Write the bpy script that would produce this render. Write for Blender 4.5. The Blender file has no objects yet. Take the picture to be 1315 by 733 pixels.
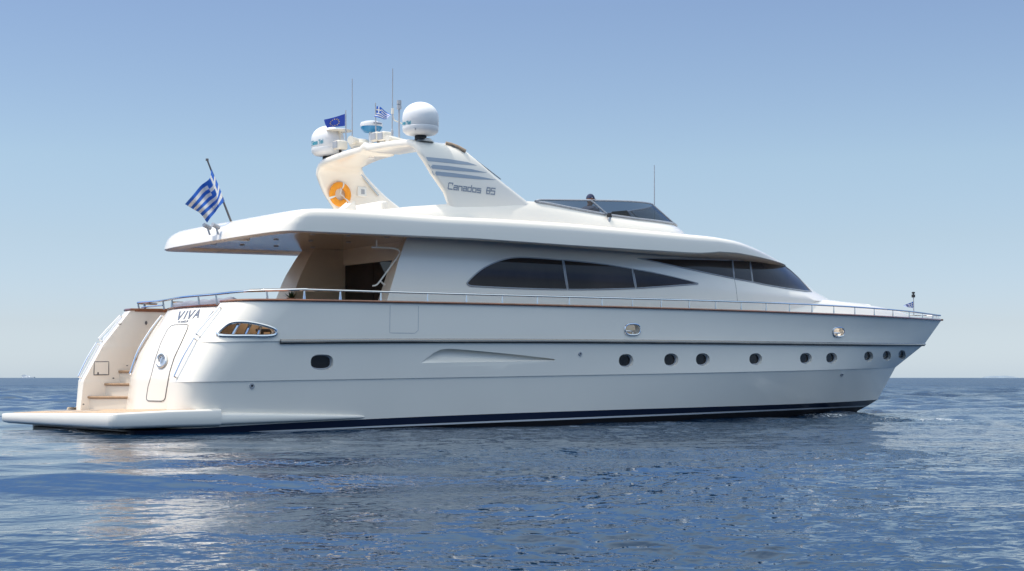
import bpy, bmesh, math, random
import numpy as np
from mathutils import Vector, Matrix, geometry
from mathutils.bvhtree import BVHTree
random.seed(7); rng = np.random.default_rng(11)
R_ = math.radians
S = bpy.context.scene
COL = S.collection

# ------------------------------------------------------------------ camera, sky, sun, exposure
TH = R_(37.0)                       # angle between the yacht's axis (+x) and the picture plane
FPX = 1943.0                        # focal length in pixels of the 1315 px wide photograph
X0, D0, CAMZ, HZ = -8.46, 27.94, 1.0, 485.0
RT = (math.cos(TH), -math.sin(TH)); FW = (math.sin(TH), math.cos(TH))
CAM = Vector((-(X0*RT[0] + D0*FW[0]), -(X0*RT[1] + D0*FW[1]), CAMZ))
cd = bpy.data.cameras.new('camera'); cam = bpy.data.objects.new('camera', cd); COL.objects.link(cam)
cam.location = CAM; cam.rotation_euler = (R_(90), 0, -TH)
cd.sensor_width = 36; cd.lens = 36*FPX/1315; cd.shift_y = (HZ - 366.5)/1315
cd.clip_start = 0.1; cd.clip_end = 60000
S.camera = cam

SUN_EL, SUN_AZ = R_(69), math.atan2(0.47, -0.88)       # azimuth of the sun, from +x towards +y
w = bpy.data.worlds.new("World"); S.world = w; w.use_nodes = True
nt = w.node_tree; nt.nodes.clear()
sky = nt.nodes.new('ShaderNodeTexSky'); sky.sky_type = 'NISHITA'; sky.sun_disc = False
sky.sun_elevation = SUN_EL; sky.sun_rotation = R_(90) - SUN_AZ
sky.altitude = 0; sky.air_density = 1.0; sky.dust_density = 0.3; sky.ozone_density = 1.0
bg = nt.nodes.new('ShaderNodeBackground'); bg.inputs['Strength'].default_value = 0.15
out = nt.nodes.new('ShaderNodeOutputWorld')
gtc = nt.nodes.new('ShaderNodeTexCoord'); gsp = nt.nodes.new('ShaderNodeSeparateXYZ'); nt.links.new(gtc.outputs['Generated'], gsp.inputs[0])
grm = nt.nodes.new('ShaderNodeValToRGB'); nt.links.new(gsp.outputs[2], grm.inputs[0])      # sky tint by height; unseen upper part boosted to light the shaded hull
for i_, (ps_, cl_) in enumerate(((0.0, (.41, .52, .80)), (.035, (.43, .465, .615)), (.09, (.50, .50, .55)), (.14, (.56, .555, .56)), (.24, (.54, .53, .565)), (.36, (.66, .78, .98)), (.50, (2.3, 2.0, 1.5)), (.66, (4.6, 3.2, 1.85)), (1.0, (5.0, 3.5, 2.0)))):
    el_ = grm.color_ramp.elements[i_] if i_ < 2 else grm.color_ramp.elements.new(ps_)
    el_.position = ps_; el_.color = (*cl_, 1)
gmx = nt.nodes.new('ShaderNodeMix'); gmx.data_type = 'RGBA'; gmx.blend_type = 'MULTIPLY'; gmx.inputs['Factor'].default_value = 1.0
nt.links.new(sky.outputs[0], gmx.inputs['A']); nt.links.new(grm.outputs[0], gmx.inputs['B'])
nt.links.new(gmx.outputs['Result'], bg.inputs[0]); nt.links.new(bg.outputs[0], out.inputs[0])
sd = bpy.data.lights.new('sun', 'SUN'); sd.energy = 2.0; sd.angle = R_(0.5); sd.color = (1, 0.95, 0.87)
sun = bpy.data.objects.new('sun', sd); COL.objects.link(sun)
sv = Vector((math.cos(SUN_EL)*math.cos(SUN_AZ), math.cos(SUN_EL)*math.sin(SUN_AZ), math.sin(SUN_EL)))
sun.rotation_euler = sv.to_track_quat('Z', 'Y').to_euler(); sun.location = (0, 0, 40)
S.cycles.caustics_reflective = False
S.view_settings.view_transform = 'Standard'; S.view_settings.look = 'None'
S.view_settings.exposure = 0.58; S.view_settings.gamma = 1.0; S.view_settings.use_curve_mapping = False

# ------------------------------------------------------------------ measuring helpers (photograph pixel -> place)
def PJ(p):
    X = X0 + RT[0]*p[0] + RT[1]*p[1]; D = D0 + FW[0]*p[0] + FW[1]*p[1]
    return (657.5 + FPX*X/D, HZ - FPX*(p[2] - CAMZ)/D)
def U(px, py, y):                       # on the plane y = const
    a = (px - 657.5)/FPX
    x = (a*(D0 + FW[1]*y) - X0 - RT[1]*y)/(RT[0] - a*FW[0])
    D = D0 + FW[0]*x + FW[1]*y
    return Vector((x, y, CAMZ + (HZ - py)*D/FPX))
def UX(px, py, x):                      # on the plane x = const
    a = (px - 657.5)/FPX
    y = (a*(D0 + FW[0]*x) - X0 - RT[0]*x)/(RT[1] - a*FW[1])
    D = D0 + FW[0]*x + FW[1]*y
    return Vector((x, y, CAMZ + (HZ - py)*D/FPX))
def UZ(px, py, z):
    D = (z - CAMZ)*FPX/(HZ - py); X = D*(px - 657.5)/FPX
    return Vector((CAM.x + X*RT[0] + D*FW[0], CAM.y + X*RT[1] + D*FW[1], z))
def RAY(px, py):
    a = (px - 657.5)/FPX; b = (HZ - py)/FPX
    return Vector((a*RT[0] + FW[0], a*RT[1] + FW[1], b)).normalized()

# ------------------------------------------------------------------ materials
def mat(name, col, rough=0.4, metal=0.0, coat=0.0, spec=0.5, var=0.0, vscale=1.5, bump=0.0, bscale=40, trans=0.0, alpha=1.0):
    m = bpy.data.materials.new(name); m.use_nodes = True
    n = m.node_tree.nodes; l = m.node_tree.links; b = n['Principled BSDF']
    b.inputs['Base Color'].default_value = (*col, 1); b.inputs['Roughness'].default_value = rough
    b.inputs['Metallic'].default_value = metal; b.inputs['Coat Weight'].default_value = coat
    b.inputs['Coat Roughness'].default_value = 0.06
    b.inputs['Specular IOR Level'].default_value = spec
    b.inputs['Transmission Weight'].default_value = trans; b.inputs['Alpha'].default_value = alpha
    if var or bump:
        tc = n.new('ShaderNodeTexCoord')
    if var:
        nz = n.new('ShaderNodeTexNoise'); nz.inputs['Scale'].default_value = vscale; nz.inputs['Detail'].default_value = 6
        l.new(tc.outputs['Object'], nz.inputs['Vector'])
        mp = n.new('ShaderNodeMapRange'); mp.inputs[1].default_value = 0.3; mp.inputs[2].default_value = 0.7
        mp.inputs[3].default_value = 1 - var; mp.inputs[4].default_value = 1 + var
        l.new(nz.outputs['Fac'], mp.inputs[0])
        mx = n.new('ShaderNodeVectorMath'); mx.operation = 'SCALE'; mx.inputs[0].default_value = col
        l.new(mp.outputs[0], mx.inputs['Scale']); l.new(mx.outputs[0], b.inputs['Base Color'])
    if bump:
        nb = n.new('ShaderNodeTexNoise'); nb.inputs['Scale'].default_value = bscale; nb.inputs['Detail'].default_value = 3
        l.new(tc.outputs['Object'], nb.inputs['Vector'])
        bp = n.new('ShaderNodeBump'); bp.inputs['Strength'].default_value = 1; bp.inputs['Distance'].default_value = bump
        l.new(nb.outputs['Fac'], bp.inputs['Height']); l.new(bp.outputs[0], b.inputs['Normal'])
    return m
def planks(name, col, dark, axis=1, per_m=16.0, rough=0.45, coat=0.0, gap=0.09, var=0.18):
    m = mat(name, col, rough, coat=coat)
    n = m.node_tree.nodes; l = m.node_tree.links; b = n['Principled BSDF']
    tc = n.new('ShaderNodeTexCoord'); sp = n.new('ShaderNodeSeparateXYZ'); l.new(tc.outputs['Object'], sp.inputs[0])
    mu = n.new('ShaderNodeMath'); mu.operation = 'MULTIPLY'; mu.inputs[1].default_value = per_m; l.new(sp.outputs[axis], mu.inputs[0])
    fr = n.new('ShaderNodeMath'); fr.operation = 'FRACT'; l.new(mu.outputs[0], fr.inputs[0])
    lt = n.new('ShaderNodeMath'); lt.operation = 'LESS_THAN'; lt.inputs[1].default_value = gap; l.new(fr.outputs[0], lt.inputs[0])
    fl = n.new('ShaderNodeMath'); fl.operation = 'FLOOR'; l.new(mu.outputs[0], fl.inputs[0])
    wn = n.new('ShaderNodeTexWhiteNoise'); wn.noise_dimensions = '1D'; l.new(fl.outputs[0], wn.inputs['W'])
    nz = n.new('ShaderNodeTexNoise'); nz.inputs['Scale'].default_value = 6; nz.inputs['Detail'].default_value = 8
    mpn = n.new('ShaderNodeMapping'); mpn.inputs['Scale'].default_value = (0.5, 6, 1) if axis == 1 else (6, 0.5, 1)
    l.new(tc.outputs['Object'], mpn.inputs[0]); l.new(mpn.outputs[0], nz.inputs['Vector'])
    ad = n.new('ShaderNodeMath'); ad.operation = 'ADD'; l.new(wn.outputs['Value'], ad.inputs[0]); l.new(nz.outputs['Fac'], ad.inputs[1])
    mp = n.new('ShaderNodeMapRange'); mp.inputs[1].default_value = 0.2; mp.inputs[2].default_value = 1.6
    mp.inputs[3].default_value = 1 - var; mp.inputs[4].default_value = 1 + var; l.new(ad.outputs[0], mp.inputs[0])
    sc = n.new('ShaderNodeVectorMath'); sc.operation = 'SCALE'; sc.inputs[0].default_value = col; l.new(mp.outputs[0], sc.inputs['Scale'])
    mx = n.new('ShaderNodeMix'); mx.data_type = 'RGBA'; l.new(lt.outputs[0], mx.inputs['Factor'])
    l.new(sc.outputs[0], mx.inputs['A']); mx.inputs['B'].default_value = (*dark, 1)
    l.new(mx.outputs['Result'], b.inputs['Base Color'])
    return m
M = {}
M['gel'] = mat('white_gelcoat', (0.85, 0.80, 0.725), 0.14, coat=0.2, var=0.014, vscale=0.9, bump=0.006, bscale=0.9)
M['cream'] = mat('cream_gelcoat', (0.78, 0.73, 0.64), 0.22, coat=0.3, var=0.012)
M['navy'] = mat('navy_boot_paint', (0.004, 0.010, 0.035), 0.3, coat=0.0)
M['pin'] = mat('white_pinstripe', (0.75, 0.76, 0.78), 0.3)
M['beige'] = mat('beige_lining_and_bounce', (0.84, 0.71, 0.55), 0.35, coat=0.2, var=0.02)
M['anti'] = mat('black_antifouling', (0.012, 0.010, 0.012), 0.5, var=0.3, vscale=4)
M['steel'] = mat('stainless_steel', (0.72, 0.72, 0.74), 0.12, metal=1.0)
M['grey'] = mat('grey_trim', (0.36, 0.38, 0.42), 0.35)
M['dark'] = mat('dark_rubber_and_shadow', (0.02, 0.02, 0.022), 0.55)
M['seam'] = mat('dark_seam', (0.12, 0.12, 0.13), 0.5)
M['glass'] = mat('dark_tinted_glass', (0.036, 0.026, 0.022), 0.03, spec=0.3, coat=0.0, var=.35, vscale=.8)
M['glassf'] = mat('dark_film_glass', (0.032, 0.025, 0.024), 0.04, spec=0.12, var=.3, vscale=.8)
M['railsteel'] = mat('weathered_rail_steel', (0.34, 0.33, 0.33), 0.25, metal=1.0)
M['brushed'] = mat('brushed_steel', (0.6, 0.6, 0.6), 0.4, metal=1.0)
M['portglass'] = mat('porthole_glass', (0.010, 0.009, 0.011), 0.05)
M['varn'] = mat('varnished_teak', (0.24, 0.085, 0.04), 0.22, coat=0.6, var=0.25, vscale=5)
M['teak'] = planks('teak_deck_planks', (0.50, 0.36, 0.24), (0.05, 0.04, 0.035), 1, 18, 0.6)
M['tread'] = mat('teak_tread', (0.40, 0.27, 0.17), 0.5, var=0.15, vscale=8)
M['ceil'] = planks('glossy_lined_ceiling', (0.64, 0.49, 0.35), (0.22, 0.15, 0.10), 1, 6, 0.14, coat=0.4, gap=0.08, var=0.05)  # tan base stands for warm deck bounce on a white ceiling
M['letter'] = mat('blue_grey_lettering', (0.26, 0.29, 0.35), 0.4)
M['name'] = mat('dark_name_lettering', (0.09, 0.11, 0.17), 0.4)
M['stripe'] = mat('blue_grey_stripe', (0.32, 0.38, 0.46), 0.35)
M['dome'] = mat('satin_white_dome', (0.78, 0.78, 0.79), 0.35)
M['teal'] = mat('teal_lettering', (0.03, 0.30, 0.42), 0.4)
M['rblue'] = mat('blue_radar_plastic', (0.03, 0.25, 0.50), 0.3)
M['orange'] = mat('orange_buoy_foam', (0.90, 0.34, 0.015), 0.45, var=0.06, vscale=9)
M['white'] = mat('white_paint', (0.78, 0.78, 0.76), 0.4)
M['flagb'] = mat('flag_blue_cloth', (0.02, 0.13, 0.55), 0.8)
M['flagw'] = mat('flag_white_cloth', (0.74, 0.73, 0.72), 0.8)
M['eub'] = mat('royal_blue_cloth', (0.02, 0.06, 0.38), 0.8)
M['yellow'] = mat('yellow_cloth', (0.75, 0.55, 0.06), 0.8)
M['wood'] = mat('varnished_wood', (0.28, 0.12, 0.05), 0.3, coat=0.3, var=0.25, vscale=6)
M['tan'] = mat('tan_lining', (0.80, 0.55, 0.33), 0.5, var=.2, vscale=3)  # brightened so the colour carries sunlight falling in from above
M['cush'] = mat('grey_blue_cushion', (0.22, 0.24, 0.30), 0.8, bump=0.01, bscale=14)
M['skin'] = mat('skin', (0.45, 0.24, 0.16), 0.5)
M['shirt'] = mat('dark_grey_shirt', (0.17, 0.17, 0.21), 0.85, bump=0.006, bscale=30)
M['navycap'] = mat('navy_cap_cloth', (0.02, 0.03, 0.08), 0.8)
M['trouser'] = mat('white_trouser_cloth', (0.6, 0.58, 0.54), 0.8)
M['leaf'] = mat('plant_leaf', (0.05, 0.09, 0.03), 0.5, var=0.3, vscale=20)
M['pot'] = mat('terracotta_pot', (0.35, 0.16, 0.09), 0.7)
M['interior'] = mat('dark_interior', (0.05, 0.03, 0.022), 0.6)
M['rope'] = mat('rope', (0.6, 0.55, 0.45), 0.8)
M['canvas'] = mat('tan_canvas', (0.38, 0.28, 0.20), 0.8)
# tinted see-through acrylic of the flybridge windscreen
def tint(name, col, fac):
    m = bpy.data.materials.new(name); m.use_nodes = True; n = m.node_tree.nodes; l = m.node_tree.links
    n.clear(); o = n.new('ShaderNodeOutputMaterial'); t = n.new('ShaderNodeBsdfTransparent'); t.inputs[0].default_value = (*col, 1)
    g = n.new('ShaderNodeBsdfGlossy'); g.inputs['Roughness'].default_value = 0.03; g.inputs[0].default_value = (0.9, 0.9, 0.9, 1)
    fr = n.new('ShaderNodeFresnel'); fr.inputs[0].default_value = 1.45
    mu = n.new('ShaderNodeMath'); mu.operation = 'MULTIPLY'; mu.inputs[1].default_value = fac
    mx = n.new('ShaderNodeMixShader'); l.new(fr.outputs[0], mu.inputs[0]); l.new(mu.outputs[0], mx.inputs[0])
    l.new(t.outputs[0], mx.inputs[1]); l.new(g.outputs[0], mx.inputs[2]); l.new(mx.outputs[0], o.inputs[0])
    return m
M['tint'] = tint('smoked_windscreen', (0.17, 0.22, 0.30), 0.6)

# ------------------------------------------------------------------ object helpers
def tag(o, label=None, cat=None, group=None, kind=None):
    if label: o['label'] = label
    if cat: o['category'] = cat
    if group: o['group'] = group
    if kind: o['kind'] = kind
    return o
def thing(name, label, cat, loc=(0, 0, 0), group=None):
    o = bpy.data.objects.new(name, None); COL.objects.link(o); o.location = loc
    o.empty_display_size = 0.3
    return tag(o, label, cat, group)
def mk(name, V, Fc, m, parent=None, smooth=True, ang=35, midx=None, mirror=False, bev=0.0, solid=0.0, weld=0.0):
    me = bpy.data.meshes.new(name)
    V = [tuple(v) for v in V]
    if mirror:
        V = [(x, -y, z) for x, y, z in V]; Fc = [tuple(reversed(f)) for f in Fc]
    me.from_pydata(V, [], [tuple(f) for f in Fc]); me.update()
    ms = m if isinstance(m, (list, tuple)) else [m]
    for q in ms: me.materials.append(q)
    if midx is not None: me.polygons.foreach_set('material_index', midx)
    if weld:
        b = bmesh.new(); b.from_mesh(me); bmesh.ops.remove_doubles(b, verts=b.verts, dist=weld); b.to_mesh(me); b.free()
    if smooth:
        me.shade_smooth(); me.set_sharp_from_angle(angle=R_(ang))
    o = bpy.data.objects.new(name, me); COL.objects.link(o)
    if solid:
        q = o.modifiers.new('solid', 'SOLIDIFY'); q.thickness = solid; q.offset = -1
    if bev:
        q = o.modifiers.new('bevel', 'BEVEL'); q.width = bev; q.segments = 3; q.limit_method = 'ANGLE'; q.angle_limit = R_(40)
    if parent: 
        o.parent = parent
        pl = Vector((0, 0, 0)); q = parent
        while q: pl += q.location; q = q.parent
        me.transform(Matrix.Translation(-pl))
    return o
def grid(rows, closed=False, capends=False):
    V = []; F = []; n = len(rows[0])
    for r in rows: V += list(r)
    for i in range(len(rows) - 1):
        for j in range(n if closed else n - 1):
            a = i*n + j; b = i*n + (j + 1) % n; F.append((a, b, b + n, a + n))
    if capends and closed:
        F.append(tuple(reversed(range(n)))); F.append(tuple((len(rows) - 1)*n + k for k in range(n)))
    return V, F
def catmull(P, k=6, closed=False):
    P = [Vector(p) for p in P]; n = len(P); o = []
    rng_ = range(n) if closed else range(n - 1)
    for i in rng_:
        a = P[(i - 1) % n] if closed or i > 0 else P[0]*2 - P[1]
        b = P[i]; c = P[(i + 1) % n]
        d = P[(i + 2) % n] if closed or i < n - 2 else P[-1]*2 - P[-2]
        for t in range(k):
            t /= k
            o.append(0.5*((2*b) + (c - a)*t + (2*a - 5*b + 4*c - d)*t*t + (3*b - a - 3*c + d)*t**3))
    if not closed: o.append(P[-1])
    return o
def tube(P, r, n=8, closed=False, cap=True):
    P = [Vector(p) for p in P]; N = len(P); rows = []
    T = []
    for i in range(N):
        a = P[(i - 1) % N] if closed else P[max(i - 1, 0)]
        b = P[(i + 1) % N] if closed else P[min(i + 1, N - 1)]
        T.append((b - a).normalized())
    up = Vector((0, 0, 1)) if abs(T[0].z) < 0.9 else Vector((1, 0, 0))
    nrm = (up - T[0]*up.dot(T[0])).normalized()
    for i in range(N):
        nrm = (nrm - T[i]*nrm.dot(T[i])).normalized(); bi = T[i].cross(nrm)
        rr = r[i] if isinstance(r, (list, tuple)) else r
        rows.append([P[i] + (nrm*math.cos(2*math.pi*k/n) + bi*math.sin(2*math.pi*k/n))*rr for k in range(n)])
    if closed: rows.append(rows[0])
    return grid(rows, True, cap and not closed)
def box(x0, x1, y0, y1, z0, z1):
    V = [(x, y, z) for x in (x0, x1) for y in (y0, y1) for z in (z0, z1)]
    F = [(0, 1, 3, 2), (4, 6, 7, 5), (0, 4, 5, 1), (2, 3, 7, 6), (0, 2, 6, 4), (1, 5, 7, 3)]
    return V, F
def merge(*parts):
    V = []; F = []
    for v, f in parts:
        k = len(V); V += list(v); F += [tuple(i + k for i in q) for q in f]
    return V, F
def mergem(*parts):      # (v, f, index)
    V = []; F = []; I = []
    for v, f, i in parts:
        k = len(V); V += list(v); F += [tuple(a + k for a in q) for q in f]; I += [i]*len(f)
    return V, F, I
def lathe(prof, c, n=32):                 # prof: (r, z)
    rows = [[(c[0] + r*math.cos(2*math.pi*k/n), c[1] + r*math.sin(2*math.pi*k/n), c[2] + z) for k in range(n)] for r, z in prof]
    return grid(rows, True, True)
def mir(v): return [(p[0], -p[1], p[2]) for p in v]

# polygon drawn on an existing surface: cut on a fine grid, dropped on the surface, lifted by off
def flatpoly(poly, step):
    b = bmesh.new(); vs = [b.verts.new((p[0], p[1], 0)) for p in poly]; b.faces.new(vs)
    bmesh.ops.triangulate(b, faces=b.faces[:])
    xs = [p[0] for p in poly]; ys = [p[1] for p in poly]
    for ax, lo, hi in ((0, min(xs), max(xs)), (1, min(ys), max(ys))):
        k = max(1, int((hi - lo)/step))
        for i in range(1, k):
            q = lo + (hi - lo)*i/k
            bmesh.ops.bisect_plane(b, geom=b.verts[:] + b.edges[:] + b.faces[:], plane_co=(q, 0, 0) if ax == 0 else (0, q, 0),
                                   plane_no=(1, 0, 0) if ax == 0 else (0, 1, 0))
    b.verts.ensure_lookup_table(); b.verts.index_update()
    V = [(v.co.x, v.co.y) for v in b.verts]; F = [tuple(v.index for v in f.verts) for f in b.faces]; b.free()
    return V, F
def drop(px, py, bvh, off=0.0):
    d = RAY(px, py); h = bvh.ray_cast(CAM, d)
    if h[0] is None:
        best = None
        for k in range(60):
            q = bvh.find_nearest(CAM + d*(24 + k*0.35))
            if q[0] is not None and (best is None or q[3] < best[3]): best = q
        h = best
    n = h[1]
    if n.dot(d) > 0: n = -n
    return h[0] + n*off
def patch(poly, bvh, off=0.006, step=8):
    V, F = flatpoly(poly, step); P = [drop(x, y, bvh, off) for x, y in V]
    if F:
        f = F[0]; nn = (P[f[1]] - P[f[0]]).cross(P[f[2]] - P[f[0]])
        if nn.dot(RAY(*V[f[0]])) > 0: F = [tuple(reversed(f)) for f in F]
    return P, F
def outline(poly, bvh, off=0.006, step=6, closed=True):
    o = []; n = len(poly)
    for i in range(n if closed else n - 1):
        a = poly[i]; b = poly[(i + 1) % n]; k = max(1, int(math.hypot(b[0] - a[0], b[1] - a[1])/step))
        for t in range(k): o.append((a[0] + (b[0] - a[0])*t/k, a[1] + (b[1] - a[1])*t/k))
    if not closed: o.append(poly[-1])
    return [drop(x, y, bvh, off) for x, y in o]
def oval(cx, cy, rx, ry, n=24, e=2.0, rot=0):
    o = []
    for k in range(n):
        a = 2*math.pi*k/n; c, s = math.cos(a), math.sin(a)
        x = rx*math.copysign(abs(c)**(2/e), c); y = ry*math.copysign(abs(s)**(2/e), s)
        o.append((cx + x*math.cos(rot) - y*math.sin(rot), cy + x*math.sin(rot) + y*math.cos(rot)))
    return o
def curve2(P, k=5, closed=True):
    return [(v.x, v.y) for v in catmull([(p[0], p[1], 0) for p in P], k, closed)]

# ================================================================== THE YACHT
yacht = thing('motor_yacht', 'large white three-deck motor yacht with dark side windows lying on calm blue sea', 'yacht', (13, 0, 0))

# ---------------------------------------------------------------- hull: level lines traced, each with its own plan curve
PLAN = {'S': (3.00, 9, 2.5), 'R': (2.97, 9, 2.45), 'K': (2.88, 9, 2.75), 'B': (2.76, 9, 2.3), 'P': (2.73, 9, 2.22), 'Q': (2.72, 9, 2.2), 'W': (2.67, 9, 2.1)}
TR = {'S': [(330,384.5),(440,386.5),(600,389.5),(740,392.5),(860,396),(985,400.5),(1050,402.5),(1110,405),(1160,407.5),(1195,410.5)],
      'R': [(362,438),(480,437),(600,437),(740,437.5),(830,438),(900,439),(1000,440),(1100,441.5)],
      'K': [(300,489.5),(420,487.5),(500,486),(600,484),(740,481.5),(860,479.5),(980,477.5),(1060,475),(1110,472.5)],
      'B': [(253,549.7),(310,546.7),(370,543.3),(430,540),(488,537),(556,534.5),(638,531),(760,527.4),(860,524),(980,520),(1080,516)],
      'P': [(300,554.6),(440,549.0),(500,546.6),(600,541.6),(740,536),(860,531),(980,526.5),(1080,522.3)],
      'Q': [(300,556.4),(440,551),(500,548.6),(600,543.8),(740,538.2),(860,533),(980,528.3),(1080,523.8)]}
STEM = {'S': (1209,411), 'R': (1187,442), 'K': (1150,471.5), 'B': (1127,513), 'P': (1115,520.5), 'Q': (1112,522), 'W': (1093,532)}
XE = {}; ZP = {}
for k in PLAN: XE[k] = U(*STEM[k], 0).x
def YL(k, x):
    B, xm, p = PLAN[k]; xe = XE[k]
    if x <= xm: return B*(1 - 0.05*((xm - x)/xm)**2)
    t = min((x - xm)/(xe - xm), 1.0); return B*(1 - t**p)
for k, pts in TR.items():
    xs, zs = [], []
    for px, py in pts:
        lo, hi = 0.0, XE[k]
        for _ in range(50):
            mid = (lo + hi)/2
            if PJ((mid, -YL(k, mid), 0))[0] < px: lo = mid
            else: hi = mid
        q = (lo, -YL(k, lo)); D = D0 + FW[0]*q[0] + FW[1]*q[1]
        xs.append(lo); zs.append(CAMZ + (HZ - py)*D/FPX)
    xs.append(XE[k]); zs.append(U(*STEM[k], 0).z)
    wt = np.ones(len(xs)); wt[-1] = 3
    ZP[k] = np.polyfit(xs, zs, 3, w=wt)
ZP['W'] = np.array([0.0])
def ZL(k, x): return float(np.polyval(ZP[k], x))
def xaft(z): return float(np.interp(z, [-0.6, 0.4, 0.95, 1.70, 2.03, 2.36], [1.24, 1.28, 1.36, 1.78, 2.07, 2.38]))
YIN = 2.06
UQ0, UQ1 = 0.05, 0.17
def LV(k, u, low=False, inset=0.0):
    xa = 0.40 if low else xaft(ZL(k, 2.5))
    Rq = {'S': 1.25, 'R': 1.0, 'K': 0.75}.get(k, 0.7)
    xq = xa + Rq
    yq = YL(k, xq)
    if u < UQ0:
        x = 4.4 + (xa - 4.4)*u/UQ0; y = YIN
        if low: x = xa; y = YIN*u/UQ0
    elif u < UQ1:
        a = (u - UQ0)/(UQ1 - UQ0)*math.pi/2; x = xq - Rq*math.cos(a)**0.8; y = YIN + (yq - YIN)*math.sin(a)**0.62
    else:
        x = xq + (XE[k] - xq)*(u - UQ1)/(1 - UQ1); y = YL(k, x)
    z = ZL(k, max(x, 1.0))
    return Vector((x, -max(y - inset, 0.0), z))
def strip(ka, kb, low=False, ia=0.0, ib=0.0, flare=0.0):
    def f(u, v):
        a = LV(ka, u, low, ia); b = LV(kb, u, low, ib); p = a.lerp(b, v)
        if flare and u > 0.4: p.y += flare*((u - 0.4)/0.6)*math.sin(math.pi*v)*min(1, (1 - u)*6)
        return p
    return f
def uv_of(f, px, py):
    best = (1e9, 0.5, 0.5)
    for i in range(41):
        q = PJ(f(0.1 + 0.9*i/40, 0.5)); d = abs(q[0] - px)
        if d < best[0]: best = (d, 0.1 + 0.9*i/40, 0.5)
    u, v = best[1:]
    for _ in range(25):
        p = PJ(f(u, v)); e = 1e-4
        pu = PJ(f(u + e, v)); pv = PJ(f(u, v + e))
        a, b, c, d = (pu[0]-p[0])/e, (pv[0]-p[0])/e, (pu[1]-p[1])/e, (pv[1]-p[1])/e
        det = a*d - b*c; rx, ry = px - p[0], py - p[1]
        du = (rx*d - b*ry)/det; dv = (a*ry - c*rx)/det
        u += max(-.1, min(.1, du)); v += max(-.3, min(.3, dv))
        u = max(0.02, min(0.9995, u)); v = max(0.001, min(0.999, v))
    return u, v
NU = [i/10*UQ0 for i in range(10)] + [UQ0 + (UQ1 - UQ0)*i/24 for i in range(24)] + [UQ1 + (1 - UQ1)*i/130 for i in range(131)]
def holed(f, holes, nv):
    """strip with real openings: constrained triangulation in (u, v), then laid out in space"""
    SU = 26.0; pts = []; fc = []; edges = []
    inside = lambda x, y, P: sum(((P[i][1] > y) != (P[i-1][1] > y)) and (x < (P[i-1][0]-P[i][0])*(y-P[i][1])/(P[i-1][1]-P[i][1]) + P[i][0]) for i in range(len(P))) % 2
    loops = []
    for h in holes:
        L = [uv_of(f, px, py) for px, py in h]; loops.append([(u*SU, v) for u, v in L])
    for u in NU:
        for j in range(nv + 1):
            x, y = u*SU, j/nv
            ok = True
            for L in loops:
                xs = [p[0] for p in L]
                if min(xs) - .1 < x < max(xs) + .1:
                    if inside(x, y, L) or min((x-p[0])**2 + ((y-p[1])*0.8)**2 for p in L) < 0.0012: ok = False
            if ok: pts.append(Vector((x, y)))
    nb = len(pts)
    for L in loops:
        k = len(pts); pts += [Vector(p) for p in L]; edges += [(k + i, k + (i + 1) % len(L)) for i in range(len(L))]
    vo, eo, fo, *_ = geometry.delaunay_2d_cdt(pts, edges, [], 0, 1e-6)
    V = [f(p.x/SU, p.y) for p in vo]; F = []
    for t in fo:
        c = sum((vo[i] for i in t), Vector((0, 0)))/len(t)
        if any(inside(c.x, c.y, L) for L in loops): continue
        F.append(tuple(t))
    # consistent orientation (outwards, starboard = -y)
    F2 = []
    for t in F:
        n = (vo[t[1]] - vo[t[0]]).cross(vo[t[2]] - vo[t[0]])
        F2.append(t if n < 0 else tuple(reversed(t)))
    return V, F2, [[f(p[0]/SU, p[1]) for p in L] for L in loops]
def nrm_at(f, px, py):
    u, v = uv_of(f, px, py); e = 1e-3; p = f(u, v)
    n = (f(u + e, v) - p).cross(f(u, v + e) - p).normalized()
    return n if n.y < 0 else -n
fSR = strip('S', 'R', flare=0.05); fRK = strip('R', 'K', ia=0.02, flare=0.015); fKB = strip('K', 'B', ia=0.018)
PORTS = [(413.5,465,14.5,10,2.7),(804,463,9.3,8.6,2.25),(862,462,9,8.3,2.25),(902.5,461.5,8.8,8.1,2.25),(970.5,461,8.2,7.6,2.25),(1035,460.2,7.6,7.2,2.25),(1068,459.8,7,7,2.25),(1115.5,457.8,5.8,6.6,2.15),(1139,456.8,5.2,6.4,2.15),(1158.5,455.8,4.6,6.2,2.15)]
EYES = [(812,423,9.6,7.2),(1076.5,426.3,7.2,6.0)]
QUART = curve2([(279,429.5),(287,420),(297,414.2),(312,413.2),(328,415.2),(345,419.5),(353.5,424),(352.5,429.5),(340,431.3),(318,431),(296,431)], 4)
SCOOP = [(534,471),(540,466),(548,459.5),(557,453),(566,448.8),(576,447.6),(600,449.3),(630,452),(665,455.5),(700,459.5),(713,461.3),(712,463.2),(690,465.5),(655,467.8),(615,469.4),(575,470.4)]
h1 = [QUART] + [oval(*e[:4], 24, 2.7) for e in EYES]
h2 = [oval(*p[:4], 24, p[4]) for p in PORTS] + [SCOOP]
V1, F1, L1 = holed(fSR, h1, 7); V2, F2, L2 = holed(fRK, h2, 6)
V3, F3, _ = holed(fKB, [], 7)
def plain(f, nv, us=NU):
    rows = [[f(u, j/nv) for u in us] for j in range(nv + 1)]; V, F = grid(rows); return V, [tuple(reversed(q)) for q in F]
V4, F4 = plain(strip('B', 'P', True), 2); V5, F5 = plain(strip('P', 'Q', True, -0.0, -0.0), 1)
V6, F6 = plain(strip('Q', 'W', True), 2)
def fbot(u, v):
    a = LV('W', u, True); return Vector((a.x - v*0.3, a.y*(1 - 0.25*v), a.z - 0.8*v))
V7, F7 = plain(fbot, 3)
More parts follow.
